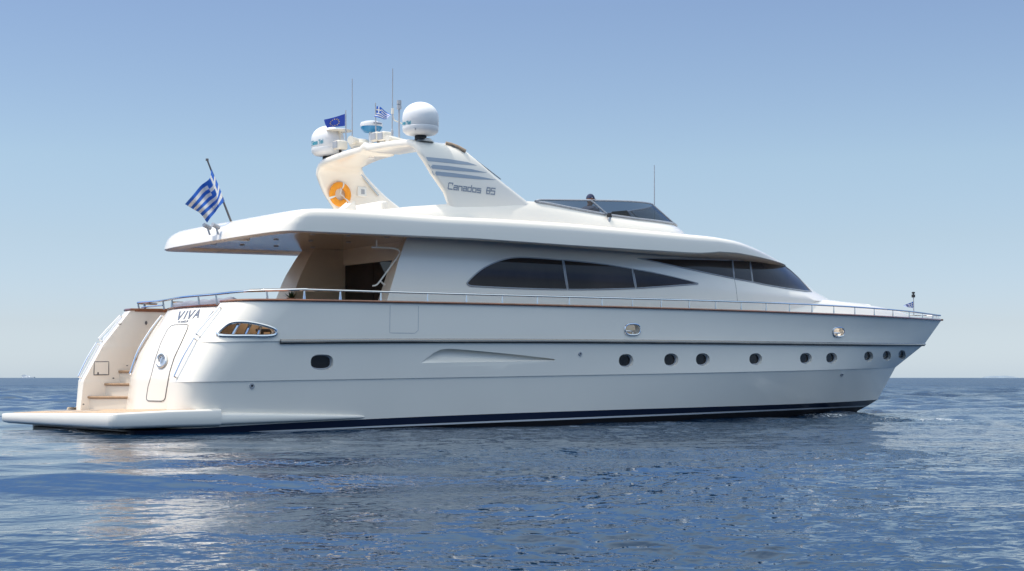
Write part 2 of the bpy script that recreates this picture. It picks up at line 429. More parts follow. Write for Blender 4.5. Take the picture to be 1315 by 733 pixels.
# small ledges closing the knuckles
def ledge(f1, v1, f2, v2): 
    V, F = grid([[f1(u, v1) for u in NU], [f2(u, v2) for u in NU]]); return V, [tuple(reversed(q)) for q in F]
parts = [(V1, F1, 0), (V2, F2, 0), (V3, F3, 0), (V4, F4, 1), (V5, F5, 2), (V6, F6, 3), (V7, F7, 3), (*ledge(fSR, 1, fRK, 0), 0), (*ledge(fRK, 1, fKB, 0), 0)]
# recess walls
def recess(loop, n, d):
    return grid([list(loop) + [loop[0]], [p + (-n)*d for p in loop] + [loop[0] - n*d]])
walls = []
nrms2 = [nrm_at(fRK, p[0], p[1]) for p in PORTS]
for L, n in zip(L2[:len(PORTS)], nrms2): walls.append(recess(L, n, 0.10))
nE = [nrm_at(fSR, e[0], e[1]) for e in EYES]; nQ = nrm_at(fSR, 318, 423)
for L, n in zip(L1[1:], nE): walls.append(recess(L, n, 0.14))
walls.append(recess(L1[0], Vector((0, -1, 0)), 0.16))
nS = nrm_at(fRK, 610, 460); Ls = L2[-1]; dep = []
for i, p in enumerate(Ls):
    dep.append(0.15*max(0, min(1, (471 - PJ(p)[1])/(21))) if 1 < i < 11 else 0.0)
Lb = [p - nS*d for p, d in zip(Ls, dep)]
walls.append(grid([Ls + [Ls[0]], Lb + [Lb[0]]]))
tri = geometry.tessellate_polygon([[Vector((p.x, p.z, 0)) for p in Lb]])
sc = (Lb, [t if (Lb[t[1]] - Lb[t[0]]).cross(Lb[t[2]] - Lb[t[0]]).y < 0 else tuple(reversed(t)) for t in tri])
for wv in walls + [sc]: parts.append((wv[0], wv[1], 0))
HV, HF, HI = mergem(*parts)
nv0 = len(HV)
AV = list(HV) + [Vector((p[0], -p[1], p[2])) for p in HV]
AF = list(HF) + [tuple(i + nv0 for i in reversed(q)) for q in HF]
hull = mk('hull', AV, AF, [M['gel'], M['navy'], M['pin'], M['anti']], yacht, midx=HI + HI, ang=30)
hullbvh = BVHTree.FromPolygons([Vector(v) for v in HV], HF)

def both(name, V, F, m, parent, **k):
    return mk(name, V, F, m, parent, **k), mk(name, V, F, m, parent, mirror=True, **k)

# portholes
for i, (L, n, p) in enumerate(zip(L2, nrms2, PORTS)):
    big = i == 0
    c = sum(L, Vector())/len(L); B = [q - n*0.085 for q in L]
    cc = c - n*0.085
    for mm in (False, True):
        f_ = (lambda q: Vector((q.x, -q.y, q.z))) if mm else (lambda q: q)
        po = mk('porthole', [f_(q) for q in B] + [f_(cc)], [((j, (j + 1) % len(B), len(B)) if mm else ((j + 1) % len(B), j, len(B))) for j in range(len(B))], M['portglass'], yacht)
        v, f = tube([f_(cc + (q - cc)*0.93 + n*0.012) for q in B], 0.016, 6, True)
        mk('rim', v, f, M['grey'], po)
for L, n in zip(L1[1:], nE):
    for mm in (False, True):
        f_ = (lambda q: Vector((q.x, -q.y, q.z))) if mm else (lambda q: q)
        v, f = tube([f_(q + n*0.006) for q in L], 0.022, 8, True)
        e = mk('hawsehole', v, f, M['steel'], yacht)
        c = sum(L, Vector())/len(L)
        a = c - n*0.10 + Vector((-0.10, 0, -0.09)); b2 = c - n*0.10 + Vector((0.10, 0, -0.09))
        v, f = merge(tube([f_(a + Vector((0, 0, -0.06))), f_(a + Vector((0, 0, 0.05)))], 0.02, 8), tube([f_(b2 + Vector((0, 0, -0.06))), f_(b2 + Vector((0, 0, 0.05)))], 0.02, 8),
                     tube([f_(a + Vector((-0.08, 0, 0.05))), f_(b2 + Vector((0.08, 0, 0.05)))], 0.022, 8))
        mk('cleat', v, f, M['steel'], e)
# quarter fairlead: chrome frame, uprights, tan lining behind
L = L1[0]
for mm in (False, True):
    f_ = (lambda q: Vector((q.x, -q.y, q.z))) if mm else (lambda q: q)
    v, f = tube([f_(q + Vector((0, -0.012, 0))) for q in L], 0.032, 8, True)
    fl = mk('fairlead', v, f, M['steel'], yacht)
    for px, dx in ((303, 5), (319, 4), (334, 3)):
        a = U(px + dx, 414, -2.72); b = U(px - dx, 431, -2.72)
        a.y = b.y = -2.70
        v, f = tube([f_(a), f_(b)], 0.034, 8); mk('upright', v, f, M['steel'], fl)
    x0, x1 = 2.3, 3.55
    v, f = box(x0, x1, -2.13, -2.10, 1.55, 2.3); mk('lining', [f_(Vector(q)) for q in v], f, M['tan'], fl, smooth=False)
    v, f = box(x0, x1, -2.70, -2.13, 1.70, 1.74); mk('sill', [f_(Vector(q)) for q in v], f, M['tan'], fl, smooth=False)
    a = Vector((3.0, -2.45, 1.74))
    v, f = merge(tube([f_(a), f_(a + Vector((0, 0, 0.13)))], 0.03, 8), tube([f_(a + Vector((.2, 0, 0))), f_(a + Vector((.2, 0, 0.13)))], 0.03, 8), tube([f_(a + Vector((-.12, 0, .13))), f_(a + Vector((.32, 0, 0.13)))], 0.03, 8))
    mk('cleat', v, f, M['dark'], fl)

# teak cap rail along the sheer
us = [UQ0*0.5, UQ0] + [UQ0 + (UQ1 - UQ0)*i/16 for i in range(1, 17)] + [UQ1 + (1 - UQ1)*i/110 for i in range(1, 110)] + [1.0]
def caprows(ys):
    rows = []
    for u in us:
        p = LV('S', u); q = LV('S', min(u + 1e-3, 1.0)) - LV('S', u - 1e-3); t = Vector((q.x, q.y, 0)).normalized()
        n = Vector((t.y, -t.x, 0))          # outboard
        if u > 0.999: n = Vector((0.5, -0.86, 0))
        rows.append([p + n*a + Vector((0, 0, b)) for a, b in ys])
    return rows
v, f = grid(caprows([(0.03, -0.022), (0.042, 0.0), (0.03, 0.022), (-0.13, 0.026), (-0.13, -0.022)]), True, True)
both('cap_rail', v, [tuple(reversed(q)) for q in f], M['varn'], yacht)
# stainless rub rail over a dark strip painted in for its shadow
ur = [uv_of(fSR, 362, 436)[0]]; ur = [ur[0] + (1 - ur[0])*i/120 for i in range(121)]
rows = []
for u in ur:
    p = LV('R', u); q = LV('R', min(u + 1e-3, 1.0)) - LV('R', u - 1e-3); t = Vector((q.x, q.y, 0)).normalized(); n = Vector((t.y, -t.x, 0))
    if u > 0.999: n = Vector((0.6, -0.8, 0))
    rows.append([p + n*a + Vector((0, 0, b)) for a, b in ((-0.01, 0.035), (0.025, 0.03), (0.045, 0.008), (0.045, -0.012), (0.02, -0.03), (-0.02, -0.03))])
v, f = grid(rows, True, True)
both('rub_rail', v, [tuple(reversed(q)) for q in f], M['railsteel'], yacht)
rows = [[r[-1] + Vector((0, 0, 0.002)), r[-2] + Vector((0, 0.006, 0.002)), r[-2] + Vector((0, 0.012, -0.022)), r[-1] + Vector((0, 0.0, -0.022))] for r in rows]
v, f = grid(rows, True, True); both('rail_shadow_strip', v, [tuple(reversed(q)) for q in f], M['dark'], yacht)

# through-hull fittings, boarding gate seam
for px, py, r in ((323.5,495.5,2.6),(745,454.3,1.8),(1081,481,1.5)):
    P = outline(oval(px, py, r*.9, r, 12), hullbvh, 0.004, 50)
    v, f = tube(P, 0.018, 6, True); o1 = mk('drain_fitting', v, f, M['grey'], yacht)
    v, f = patch(oval(px, py, r, r, 12), hullbvh, 0.008, 50); mk('drain_hole', v, f, M['dark'], o1)
P = outline([(501,391.5),(500.5,427),(503,427.3),(533,427.6),(537,424),(537.5,393)], hullbvh, -0.002, 6, False)
v, f = tube(P, 0.006, 6); mk('gate_seam', v, f, M['grey'], yacht)

# ---------------------------------------------------------------- swim platform and its fairings
PW = 2.82
def plat_outline(inset, r=0.14):
    o = []
    for k in range(9):
        a = k/8*math.pi/2; o.append((-0.06 + r + inset - r*math.cos(a)*1.0, -(PW - inset) + r - r*math.sin(a)))
    o2 = [(0.0 + inset + 0.02*0, y) for y in (-2.0, -1.0, 0)]
    half = [(-0.06 + inset - 0.04*(1 - (y/2.4)**2), y) for y in (0, -0.6, -1.2, -1.8, -2.3)]
    st = half + [(x - 0.0, y) for x, y in o] + [(1.0, -(PW - inset)), (2.0, -(PW - inset))]
    pt = [(x, -y) for x, y in reversed(st[1:])]
    return pt + st
zt, zb = 0.445, 0.165
lv = [(0.10, zb - 0.03), (0.02, zb), (0.0, zb + 0.03), (0.0, zt - 0.035), (0.012, zt - 0.01), (0.035, zt), (0.10, zt + 0.002)]
rows = [[(x, y, z) for x, y in plat_outline(i)] for i, z in lv]
v, f = grid(rows); n = len(rows[0]); f.append(tuple(range((len(rows) - 1)*n, len(rows)*n))); f.append(tuple(reversed(range(n))))
f = [tuple(reversed(q)) for q in f]
lean = lambda V: [(x, y, z - (0.018*max(0.0, y + 2.82) + 0.036*max(0.0, 1.4 - x))*max(0.25, min(1.0, (z - zb)/(zt - zb)))) for x, y, z in V]      # rides a little low to port
plat = mk('swim_platform', lean(v), f, M['gel'], yacht, ang=50)
po = plat_outline(0.17); v = [(x, y, zt + 0.008) for x, y in po]; v += [(x, y, zt + 0.001) for x, y in po]; n = len(po)
f = [tuple(range(n))] + [(i, i + n, (i + 1) % n + n, (i + 1) % n) for i in range(n)]
mk('teak_deck', lean(v), [tuple(reversed(q)) for q in f], M['teak'], plat, smooth=False)
for yy in (1.7, 0.4):
    v, f = box(0.55, 1.05, yy - 0.16, yy + 0.16, zt + 0.011, zt + 0.013); mk('deck_hatch', lean(v), f, M['grey'], plat, smooth=False)
# side fairing running forward along the hull
rows = []
for i in range(41):
    t = i/40; x = 1.3 + t*3.72
    yb = (YL('K', x)*0.45 + YL('B', x)*0.55)
    y0 = PW + (yb + 0.06 - PW)*min(1, t*1.6)
    k = (1 - t**3.2)**0.5 if t < 1 else 0
    ztop = 0.405 + (0.30 - 0.405)*t; zbot = 0.145 + (0.215 - 0.145)*t - 0.06*math.sin(math.pi*min(1, t*1.3))*0
    zc = (ztop + zbot)/2; hz = (ztop - zbot)/2*(0.45 + 0.55*k); out_ = (y0 - yb + 0.10)*(0.35 + 0.65*k)
    yy = yb - 0.10
    sec = []
    for a in (90, 70, 45, 20, 0, -20, -45, -70, -90):
        ca, sa = math.cos(R_(a)), math.sin(R_(a))
        sec.append((x, -(yy + out_*abs(ca)**0.35), zc + hz*math.copysign(abs(sa)**0.6, sa)))
    sec = [(x, -(yy - 0.3), zc + hz)] + sec + [(x, -(yy - 0.3), zc - hz)]
    rows.append(sec)
v, f = grid(rows); m = len(rows[0]); f.append(tuple((len(rows) - 1)*m + k for k in range(m)))
both('stern_fairing', v, f, M['gel'], yacht, ang=60)
# dark under-body brackets below the platform
v, f = box(0.30, 0.9, -2.35, 1.95, -0.4, 0.06); mk('platform_bracket', v, f, M['anti'], yacht, smooth=False, bev=0.03)

# ---------------------------------------------------------------- transom barrel, steps, wing inner walls
YC = 1.22
def xc(z): return float(np.interp(z, [0.30, 0.38, 1.0, 1.47, 1.94, 2.2, 2.36], [1.90, 1.91, 1.99, 2.18, 2.47, 2.66, 2.80]))
zz = [0.36 + (2.36 - 0.36)*i/28 for i in range(29)]; yy_ = [-YC + 2*YC*j/32 for j in range(33)]
def barrel(y, z): 
    e = max(0, (abs(y) - YC + 0.10)/0.10)
    return Vector((xc(z) - 0.26*(1 - (y/YC)**2) + 0.06*e*e, y, z))
rows = [[(3.9, -YC + 0.0, z)] + [barrel(y, z) for y in yy_] + [(3.9, YC, z)] for z in zz]
BV, BF = grid(rows)
top = [[(3.9, -YC, 2.36)] + [barrel(y, 2.36) for y in yy_] + [(3.9, YC, 2.36)]]
BF.append(tuple((len(rows) - 1)*len(rows[0]) + k for k in range(len(rows[0]))))
n0 = len(BV)
barbvh = BVHTree.FromPolygons([Vector(q) for q in BV], BF)
transom = mk('transom', BV, BF, M['gel'], yacht, ang=40)
# teak cap on the transom
rows = []
for j in range(33):
    y = -YC - 0.03 + (2*YC + 0.06)*j/32; p = barrel(max(-YC, min(YC, y)), 2.36); p.y = y
    rows.append([p + Vector((-0.03, 0, 0.003)), p + Vector((-0.035, 0, 0.03)), p + Vector((0.02, 0, 0.05)), p + Vector((0.20, 0, 0.05)), p + Vector((0.20, 0, 0.003))])
v, f = grid(rows, True, True); mk('transom_cap', v, [tuple(reversed(q)) for q in f], M['varn'], yacht)
DOOR = [(220,418.6),(224,417.3),(240.5,416.8),(241.8,418),(241,422),(233,440),(224,459),(218,478),(214,500),(212.3,511),(210.5,514),(207,515),(191,514.6),(188.6,513),(188.3,510),(190.5,496),(194.5,482),(200,460),(207,440),(215,424)]
v, f = patch(DOOR, barbvh, 0.004, 5); door = mk('crew_door', v, f, M['gel'], yacht, ang=50)
v, f = tube(outline(DOOR, barbvh, 0.003, 4), 0.010, 6, True); mk('door_seam', v, f, M['seam'], door)
pc = oval(209, 463.3, 5.6, 8.2, 20, 2, 0.25)
v, f = tube(outline(pc, barbvh, 0.02, 50), 0.03, 8, True); mk('door_porthole_rim', v, f, M['brushed'], door)
v, f = patch(oval(209, 463.3, 5.2, 7.8, 20, 2, 0.25), barbvh, 0.018, 6); mk('door_porthole', v, f, M['brushed'], door)
v, f = tube(outline([(206.5,466),(209,459),(211.5,459)], barbvh, 0.05, 2, False), 0.012, 6); mk('door_handle', v, f, M['grey'], door)
# stroke lettering: letters drawn as thin ribbons in picture pixels and dropped on the surface
GL = {'V': [[(0,1),(.4,0),(.8,1)]], 'I': [[(.2,0),(.2,1)]], 'A': [[(0,0),(.4,1),(.8,0)],[(.16,.35),(.64,.35)]],
 'P': [[(0,0),(0,1),(.7,1),(.7,.5),(0,.5)]], 'R': [[(0,0),(0,1),(.7,1),(.7,.5),(0,.5)],[(.3,.5),(.7,0)]], 'E': [[(.7,1),(0,1),(0,0),(.7,0)],[(0,.5),(.6,.5)]],
 'U': [[(0,1),(0,0),(.7,0),(.7,1)]], 'S': [[(.7,1),(0,1),(0,.52),(.7,.48),(.7,0),(0,0)]], 'T': [[(.35,0),(.35,1)],[(0,1),(.7,1)]],
 'C': [[(.85,.78),(.85,1),(.12,1),(0,.88),(0,.12),(.12,0),(.85,0)]], 'a': [[(.05,.68),(.7,.68),(.7,0),(0,0),(0,.36),(.7,.36)]],
 'n': [[(0,0),(0,.68)],[(0,.66),(.7,.66),(.7,0)]], 'd': [[(.7,1),(.7,0),(0,0),(0,.66),(.7,.66)]], 'o': [[(0,0),(0,.66),(.7,.66),(.7,0),(0,0)]],
 's': [[(.7,.66),(0,.66),(0,.36),(.7,.36),(.7,0),(0,0)]], '8': [[(.1,0),(.0,.5),(.1,1),(.65,1),(.75,.5),(.65,0),(.1,0)],[(0,.5),(.75,.5)]],
 '5': [[(.75,1),(0,1),(0,.55),(.75,.55),(.75,0),(0,0)]], 'e': [[(.7,0),(0,0),(0,.66),(.7,.66),(.7,.33),(0,.33)]], 'l': [[(.1,0),(.1,1)]]}
def lettering(txt, org, ex, ey, adv, wd, bvh, off=0.004):
    """org px of baseline start, ex/ey px vectors of one em right / up"""
    Vv, Ff = [], []; pen = 0.0
    tp = lambda a, b: (org[0] + ex[0]*a + ey[0]*b, org[1] + ex[1]*a + ey[1]*b)
    for ch in txt:
        if ch != ' ':
            for st in GL[ch]:
                fine = []
                for a, b in zip(st, st[1:]):
                    m_ = max(1, int(math.hypot(b[0] - a[0], b[1] - a[1])/.22)); fine += [((a[0] + (b[0] - a[0])*t/m_, a[1] + (b[1] - a[1])*t/m_), (a[0] + (b[0] - a[0])*(t + 1)/m_, a[1] + (b[1] - a[1])*(t + 1)/m_)) for t in range(m_)]
                for a, b in fine:
                    d = Vector((b[0] - a[0], b[1] - a[1])); d.normalize(); n = Vector((-d.y, d.x))*wd/2; e = d*wd/2
                    q = [(a[0] - e.x + n.x, a[1] - e.y + n.y), (a[0] - e.x - n.x, a[1] - e.y - n.y), (b[0] + e.x - n.x, b[1] + e.y - n.y), (b[0] + e.x + n.x, b[1] + e.y + n.y)]
                    k = len(Vv); Vv += [drop(*tp(pen + x, y), bvh, off + 0.0003*(k % 5)) for x, y in q]; Ff.append((k, k + 1, k + 2, k + 3))
        pen += adv.get(ch, adv['']) if isinstance(adv, dict) else adv
    if Ff:
        F0 = Ff[0]; nn = (Vv[F0[1]] - Vv[F0[0]]).cross(Vv[F0[2]] - Vv[F0[0]])
        if nn.dot(Vv[F0[0]] - CAM) > 0: Ff = [tuple(reversed(q)) for q in Ff]
    return Vv, Ff
pen = 0.0
for ch in 'VIVA':
    v, f = lettering(ch, (226.5 + 7.6*pen, 410 - 0.75*pen), (7.6, -0.75), (4.6, -9.2), 1, 0.24, barbvh); pen += 0.62 if ch == 'I' else 1.12
    mk('name_letter', v, f, M['name'], transom, smooth=False)
v, f = lettering('PIRAEUS', (228.5, 414.8), (1.9, -0.2), (0.9, -2.3), 1.0, 0.22, barbvh)
mk('port_lettering', v, f, M['name'], transom, smooth=False)
# stairs between the barrel and each wing
for s in (1, -1):
    y0, y1 = (YC + 0.004, YIN - 0.004)
    for i, (z, x) in enumerate(((0.62, 1.47), (0.88, 1.82), (1.14, 2.12), (1.40, 2.45))):
        xb = max(x + 0.40, xc(z) + 0.05)          # the treads run back towards the barrel
        def slab(dx, xe_, ya, yb, za, zb_):
            q = [(x + dx, yb), (xb + dx, ya), (xe_, ya), (xe_, yb)]
            V = [(a, b, za) for a, b in q] + [(a, b, zb_) for a, b in q]
            return V, [(0, 1, 2, 3), (7, 6, 5, 4)] + [(k, k + 4, (k + 1) % 4 + 4, (k + 1) % 4) for k in range(4)]
        v, f = slab(0, 3.9, y0, y1, z - 0.30, z - 0.035)
        st = mk('stair_step', [(a, s*b, c) for a, b, c in v], f if s < 0 else [tuple(reversed(q)) for q in f], M['cream'], yacht, smooth=False, bev=0.012)
        v, f = slab(-0.035, xb + 0.36, y0 + 0.015, y1 - 0.012, z - 0.033, z + 0.012)
        mk('tread', [(a, s*b, c) for a, b, c in v], f if s < 0 else [tuple(reversed(q)) for q in f], M['tread'], st, smooth=False, bev=0.01)
# port wing inner face details (door, small lights)
wallV, wallF = grid([[(4.4, YIN - 0.001, 0.3), (1.2, YIN - 0.001, 0.3)], [(4.4, YIN - 0.001, 2.5), (1.2, YIN - 0.001, 2.5)]])
wallbvh = BVHTree.FromPolygons([Vector(q) for q in wallV], wallF)
lk = [(121,464.3),(139.5,464.3),(139.5,481),(120.5,481.3)]
v, f = tube(outline(lk, wallbvh, 0.006, 3), 0.010, 6, True); wl = mk('wing_locker', v, f, M['seam'], yacht)
v, f = patch(oval(125.8,479.3,1.0,1.8,10), wallbvh, 0.006, 20); mk('locker_latch', v, f, M['dark'], wl)
for px, py, rx, ry in ((107,519,1.3,.9),(127,501.5,1.3,.9),(145.5,485.5,1.3,.9),(163,469,1.3,1.0),(187.5,414.5,1.6,2.6),(153.5,416,2.4,.7)):
    v, f = patch(oval(px, py, rx, ry, 12), wallbvh, 0.008, 20); mk('courtesy_light', v, f, M['seam'], yacht)
# stern grab rails (wing edges and barrel edges)
def rail_pair(P, name='grab_rail', r=0.020):
    for seg in P:
        c = catmull(seg, 6)
        posts = []
        for q in (seg[0], seg[-1]): posts.append(tube([q, Vector(q) + Vector((0.10, 0, -0.06))], r*0.9, 8))
        v, f = merge(tube(c, r, 8), *posts); both(name, v, f, M['steel'], yacht)
def wingpt(z, y, off): return Vector((xaft(z) - off*0.75, y, z + off*0.5))
yw = -(YIN + 0.22)
rail_pair([[wingpt(2.25, yw, .06), wingpt(2.0, yw, .07), wingpt(1.75, yw, .08)], [wingpt(1.68, yw, .06), wingpt(1.35, yw, .08), wingpt(1.0, yw, .06)]])
def barpt(z, y, off): return Vector((xc(z) - off*0.75, y, z + off*0.5))
rail_pair([[barpt(2.22, -YC + .06, .06), barpt(1.9, -YC + .06, .08), barpt(1.5, -YC + .06, .08), barpt(1.05, -YC + .06, .06)]])

# ---------------------------------------------------------------- decks and cockpit
rows = []
for i in range(60):
    x = 4.2 + (24.9 - 4.2)*i/59; z = 1.78 + 0.012*(x - 4); q_ = (z - ZL('R', x))/(ZL('S', x) - ZL('R', x)); w_ = max(0.02, YL('R', x) + (YL('S', x) - YL('R', x))*max(0, q_) - 0.16)
    rows.append([(x, -w_ + 2*w_*j/8, z) for j in range(9)])
v, f = grid(rows); mk('side_deck', v, [tuple(reversed(q)) for q in f], M['teak'], yacht, smooth=False)
v, f = box(2.75, 7.3, -2.4, 2.4, 1.60, 1.8); mk('cockpit_floor', v, f, M['teak'], yacht, smooth=False)
for s in (1, -1):           # hull lining inside the cockpit
    rows = [[(x, s*(YL('S', x) - 0.14), z) for x in [4.3 + 3.2*i/10 for i in range(11)]] for z in (1.7, 2.42)]
    v, f = grid(rows); mk('cockpit_lining', v, f if s > 0 else [tuple(reversed(q)) for q in f], M['cream'], yacht)
# aft bench with its rounded grey cushions seen over the transom
v, f = box(3.0, 3.75, -1.35, 1.35, 1.8, 2.18); bench = mk('aft_bench', v, f, M['cream'], yacht, smooth=False, bev=0.03)
rows = []
for a in range(31):
    y = -1.34 + 2.68*a/30; e = min(1.0, (1.34 - abs(y))/0.10); h = 2.30 + 0.235*max(0.0, e)**0.4 + 0.012*math.sin(a*0.9)
    rows.append([(2.93, y, 2.2), (2.92, y, h - .06), (2.96, y, h - .01), (3.02, y, h), (3.09, y, h - .03), (3.13, y, h - .1), (3.14, y, 2.2)])
v, f = grid(rows, True, True); mk('back_cushion', v, [tuple(reversed(q)) for q in f], M['cush'], bench, ang=60)
for yc_ in (-0.84, 0.0, 0.84):
    v, f = box(3.15, 3.72, yc_ - 0.405, yc_ + 0.405, 2.18, 2.28); mk('seat_cushion', v, f, M['cush'], bench, smooth=False, bev=0.04)
# cockpit table
v, f = merge(lathe([(0.28, 0), (0.26, 0.02), (0.05, 0.05), (0.045, 0.62), (0.12, 0.64)], (4.75, 0.1, 1.8), 20), box(4.25, 5.25, -0.75, 0.95, 2.44, 2.48))
mk('cockpit_table', v, f, M['wood'], yacht, smooth=True)

# ---------------------------------------------------------------- deckhouse: stacked outlines
def oc(xf, W, xs, p, q, n=60, x0=5.7):
    """half outline (starboard) from aft to the centre of the front"""
    o = []
    for i in range(n + 1):
        t = i/n; x = x0 + (xf - x0)*(1 - (1 - t)**1.8)
        r = max(0.0, min(1.0, (x - xs)/(xf - xs))); o.append((x, -W*max(0.0, 1 - r**p)**(1.0/q)))
    return o
def fit_xf(pxmax, z, W, xs, p, q, x0=5.7):
    lo, hi = xs + 1, 26
    for _ in range(40):
        mid = (lo + hi)/2; mx = max(PJ((x, y, z))[0] for x, y in oc(mid, W, xs, p, q, 80, x0))
        if mx < pxmax: lo = mid
        else: hi = mid
    return lo
# coachroof (trunk) running forward over the foredeck
TP = (25.0, 2.46, 10.5, 2.8, 1.12)
def ridge_z(x): return float(np.interp(x, [5, 13.5, 16.5, 19, 21, 22.5, 23.4, 24.2, 24.85], [2.97, 2.96, 2.98, 2.97, 2.92, 2.875, 2.83, 2.78, 2.70]))
base = oc(*TP, n=90, x0=8.0); rid = oc(24.85, 2.26, 8.5, 2.2, 1.12, n=90, x0=8.0); inn = oc(24.5, 2.08, 8.5, 2.2, 1.12, n=90, x0=8.0); inn2 = oc(23.0, 1.45, 8.5, 2.2, 1.12, n=90, x0=8.0)
base = [(x, -min(-y, max(0.0, YL('S', x) - 0.30))) for x, y in base]
rows = [[(x, y, float(np.interp(x, [8, 15, 19, 22, 25], [1.7, 1.85, 2.1, 2.33, 2.5]))) for x, y in base],
        [(x, y, ridge_z(x) - 0.12) for x, y in [((a[0]*.15 + b[0]*.85), (a[1]*.15 + b[1]*.85)) for a, b in zip(base, rid)]],
        [(x, y, ridge_z(x) - 0.03) for x, y in rid], [(a[0]*.6 + b[0]*.4, a[1]*.6 + b[1]*.4, ridge_z(a[0]*.6 + b[0]*.4) + 0.02) for a, b in zip(rid, inn)],
        [(x, y, ridge_z(x) + 0.06) for x, y in inn], [(x, y, ridge_z(x) + 0.13) for x, y in inn2], [(x, 0, ridge_z(x) + 0.17) for x, y in inn2]]
v, f = grid(rows); f = [tuple(reversed(q)) for q in f]; v = [Vector(q) for q in v]; k = len(v)
vv = v + [Vector((q.x, -q.y, q.z)) for q in v]; ff = f + [tuple(i + k for i in reversed(q)) for q in f]
trunk = mk('coachroof', vv, ff, M['gel'], yacht, ang=45, weld=0.0005)
trunkbvh = BVHTree.FromPolygons(v, f)
# deckhouse proper
LVLS = [(1.70, 2.40, None, 20.6), (2.95, 2.33, 1074, None), (3.08, 2.32, 1062, None), (3.24, 2.29, 1046.5, None), (3.52, 2.22, 1030, None), (3.84, 2.13, 1010, None)]
XS, PP, QQ = 11.0, 2.6, 1.75
hs = []
for z, W, pxm, xf in LVLS:
    if xf is None: xf = fit_xf(pxm, z, W, XS, PP, QQ)
    hs.append((z, W, xf))
def aft_x(z): return float(np.interp(z, [1.7, 2.47, 3.2, 3.65, 3.9], [5.45, 5.75, 6.03, 6.27, 6.45]))
rows = []
zl = [hs[0][0], hs[1][0], hs[2][0]] + [3.24 + (3.84 - 3.24)*i/8 for i in range(9)]
for z in zl:
    W = float(np.interp(z, [h[0] for h in hs], [h[1] for h in hs])); xf = float(np.interp(z, [h[0] for h in hs], [h[2] for h in hs]))
    rows.append([(x, y, z) for x, y in oc(xf, W, XS, PP, QQ, 90, aft_x(z))])
v, f = grid(rows); v = [Vector(q) for q in v]; f = [tuple(reversed(q)) for q in f]
dhbvh = BVHTree.FromPolygons(v, f); k = len(v)
# inner skin of the cockpit wings
nw = 14
inner = []; 
for r in rows:
    inner.append([(p[0] + (0.12 if j == 0 else 0), -1.82, p[2]) for j, p in enumerate(r[:nw])])
iv, jf = grid(inner); aftV, aftF = grid([[r[0], s_[0]] for r, s_ in zip(rows, inner)])
V_, F_ = v, f; LV_, LF_ = merge((iv, jf), (aftV, aftF))
k = len(V_); V_ = [Vector(q) for q in V_]
vv = V_ + [Vector((q.x, -q.y, q.z)) for q in V_]; ff = F_ + [tuple(i + k for i in reversed(q)) for q in F_]
house = mk('deckhouse', vv, ff, M['gel'], yacht, ang=40, weld=0.0004)
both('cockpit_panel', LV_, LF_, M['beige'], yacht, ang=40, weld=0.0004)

def window(name, poly, bvh, m, frame=0.016, fm=None, off=0.010, step=3, child=None, parent=None):
    v, f = patch(poly, bvh, off, step)
    tv, tf = tube(outline(poly, bvh, off, 6), frame, 6, True)
    for mm in (False, True):
        o = mk(name, v, f, m, parent or yacht, mirror=mm, ang=60)
        mk('frame', tv, tf, fm or M['grey'], o, mirror=mm)
    return o
SAL = curve2([(599.5,363),(606,356),(618,346),(632,338.5),(646,333.5),(660,331),(676,330.8),(700,332),(722,333.5)], 3, False)
# salon window in three panes with slim light mullions
def cutpoly(top, bot): return top + list(reversed(bot))
topc = curve2([(599.5,363),(606,356),(618,346),(632,338.5),(646,333.5),(660,331),(676,330.8),(700,332.2),(722,334),(750,336.5),(780,340),(812,345.5),(840,350.5),(870,357),(896,363.8)], 4, False)
botc = curve2([(599.5,364),(603,366.6),(612,367.6),(640,369),(680,370.6),(728,371.6),(770,371.4),(816,370),(850,367.8),(896,364.6)], 4, False)
yt = lambda x: float(np.interp(x, [p[0] for p in topc], [p[1] for p in topc])); yb_ = lambda x: float(np.interp(x, [p[0] for p in botc], [p[1] for p in botc]))
def pane(xa0, xa1, xb0, xb1):   # top-left, bottom-left, top-right, bottom-right
    t = [(xa0, yt(xa0))] + [p for p in topc if xa0 < p[0] < xb0] + [(xb0, yt(xb0))]
    b = [(xa1, yb_(xa1))] + [p for p in botc if xa1 < p[0] < xb1] + [(xb1, yb_(xb1))]
    return t + list(reversed(b))
for a in ((599.5, 599.5, 721.5, 727.5), (723.3, 729.3, 810.8, 815.3), (812.6, 817.1, 896, 896)):
    window('salon_window', pane(*a), dhbvh, M['glass'], 0.014, M['grey'])
# wheelhouse windows
window('wheelhouse_window', [(818.5,331.8),(845,332),(900,333),(939.5,334.3),(942,357.6),(930,355.2),(900,349),(870,342.5),(845,337)], dhbvh, M['glass'], 0.014, M['grey'])
window('wheelhouse_window', [(940.5,334.4),(962,335.2),(965.5,362),(954,360),(943,357.8)], dhbvh, M['glass'], 0.012, M['grey'])
window('wheelhouse_window', [(963,335.2),(985,337),(1008,341.4),(1025.5,357),(1041.5,374.4),(1034,374.0),(1010,370.5),(985,366.2),(966.5,362.2)], dhbvh, M['glassf'], 0.014, M['grey'])
v, f = tube(outline([(943,358),(945,368),(946,377),(947,386)], dhbvh, 0.0, 3, False), 0.005, 6); mk('side_door_seam', v, f, M['seam'], yacht)
